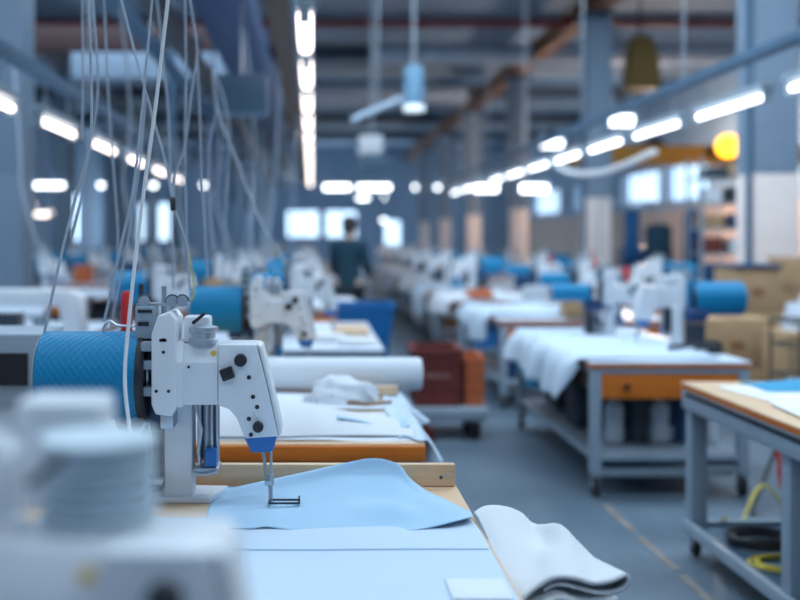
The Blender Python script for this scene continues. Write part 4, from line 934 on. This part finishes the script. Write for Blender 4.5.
Jc = [(p, tuple(x+.018 for x in (r_ if isinstance(r_, tuple) else (r_, r_)))) for p, r_ in J[:5]]+[(J[8][0], .07), (J[9][0], .058), ((-.172, -.2, .955), .045), (J[12][0], .07), (J[13][0], .058), ((.172, -.2, .955), .045), ((0, 0, .74), (.16, .125))]
figure('work_jacket', Jc, [(0, 1), (1, 2), (2, 3), (3, 4), (3, 5), (5, 6), (6, 7), (3, 8), (8, 9), (9, 10), (0, 11)], 0, 'coat', pr)
Jt = [((0, 0, .88), (.14, .11)), ((-.085, 0, .80), .1), ((-.09, -.01, .47), .072), ((-.09, .01, .12), .06), ((.085, 0, .80), .1), ((.09, -.01, .47), .072), ((.09, .01, .12), .06)]
figure('trousers', Jt, [(0, 1), (1, 2), (2, 3), (0, 4), (4, 5), (5, 6)], 0, 'trousers', pr)
B().ball((0, -.01, 1.55), .095, .9, 1.0, 1.0).ball((0, .05, 1.47), .055).build('hair', 'hair', pr)
f = B(); f.ball((-.03, -.118, 1.52), .01); f.ball((.03, -.118, 1.52), .01); f.build('eyes', 'black', pr)
f = B(); f.prism([(-.115, 1.5), (-.14, 1.485), (-.115, 1.475)], -.01, .01, 'x'); f.build('nose', 'skin', pr)
for s in (-1, 1): B().box(s*.09-.045, s*.09+.045, -.17, .05, 0, .07, .02).build('shoe', 'black', pr)

# ------------------------------------------------------------------ light
r = empty('added_wall_lamp', (7.2, 21, 3.3), 'added warm lamp brightening the right wall', 'lamp')  # fixture and point light added to brighten the right wall warmly
B().lathe([(.06, .2), (.1, .18), (.28, 0), (.27, -.01), (.08, .14)], n=28).build('reflector', 'darksteel', r); B().ball((0, 0, .04), .08).build('bulb', 'lampyellow', r)
B().cyl((0, 0, .2), (0, 0, 2.2), .012, 8).build('hanger_rod', 'steel', r)
L = bpy.data.lights.new('added_wall_light', 'POINT'); L.energy = 900; L.color = (1, .76, .6); L.shadow_soft_size = .15
o = bpy.data.objects.new('added_wall_light', L); COL.objects.link(o); o.location = (7.2, 21, 3.1)
for i, (a, c) in enumerate(ROOF_GAPS):
    L = bpy.data.lights.new('added_top_light', 'AREA'); L.shape = 'RECTANGLE'; L.size = 14; L.size_y = c-a; L.energy = (90, 370, 700, 450)[i]; L.color = (.68, .85, 1.0)
    o = bpy.data.objects.new('added_top_light', L); COL.objects.link(o); o.location = (0, (a+c)/2, ZC-.02)  # unseen area lights in the roof gaps, added as soft top light
def daylight(loc, rot, sx, sy, e):
    L = bpy.data.lights.new('window_daylight', 'AREA'); L.shape = 'RECTANGLE'; L.size = sx; L.size_y = sy; L.energy = e; L.color = (.66, .84, 1)
    o = bpy.data.objects.new('window_daylight', L); COL.objects.link(o); o.location = loc; o.rotation_euler = rot
for h in endholes: daylight(((h[0]+h[1])/2, YE+.05, (h[2]+h[3])/2), (R(-90), 0, 0), h[1]-h[0]-.1, h[3]-h[2]-.1, 130)
for h in leftholes: daylight((XL-.12, (h[0]+h[1])/2, (h[2]+h[3])/2), (R(90), 0, R(-90)), h[1]-h[0]-.1, h[3]-h[2]-.1, 160)
for h in rightholes[1:]: daylight((XR+.05, (h[0]+h[1])/2, (h[2]+h[3])/2), (R(90), 0, R(90)), h[1]-h[0]-.1, h[3]-h[2]-.1, 70)
w = bpy.data.worlds.new('sky'); SC.world = w; w.use_nodes = True
bg = w.node_tree.nodes['Background']; bg.inputs[0].default_value = (.66, .84, 1, 1); bg.inputs[1].default_value = 3.0

# ------------------------------------------------------------------ camera
cd = bpy.data.cameras.new('camera'); cam = bpy.data.objects.new('camera', cd); COL.objects.link(cam)
cam.location = (0, 0, CAMZ); cam.rotation_euler = (R(90), 0, 0)
cd.sensor_width = 36; cd.lens = 45; cd.shift_x = (400-VX)/800; cd.shift_y = -(300-VY)/800
cd.clip_start = .05; cd.clip_end = 200
cd.dof.use_dof = True; cd.dof.focus_distance = 2.28; cd.dof.aperture_fstop = 1.5
SC.camera = cam
SC.view_settings.view_transform = 'Standard'; SC.view_settings.look = 'None'; SC.view_settings.exposure = -0.38; SC.view_settings.gamma = 1
SC.view_settings.use_curve_mapping = False
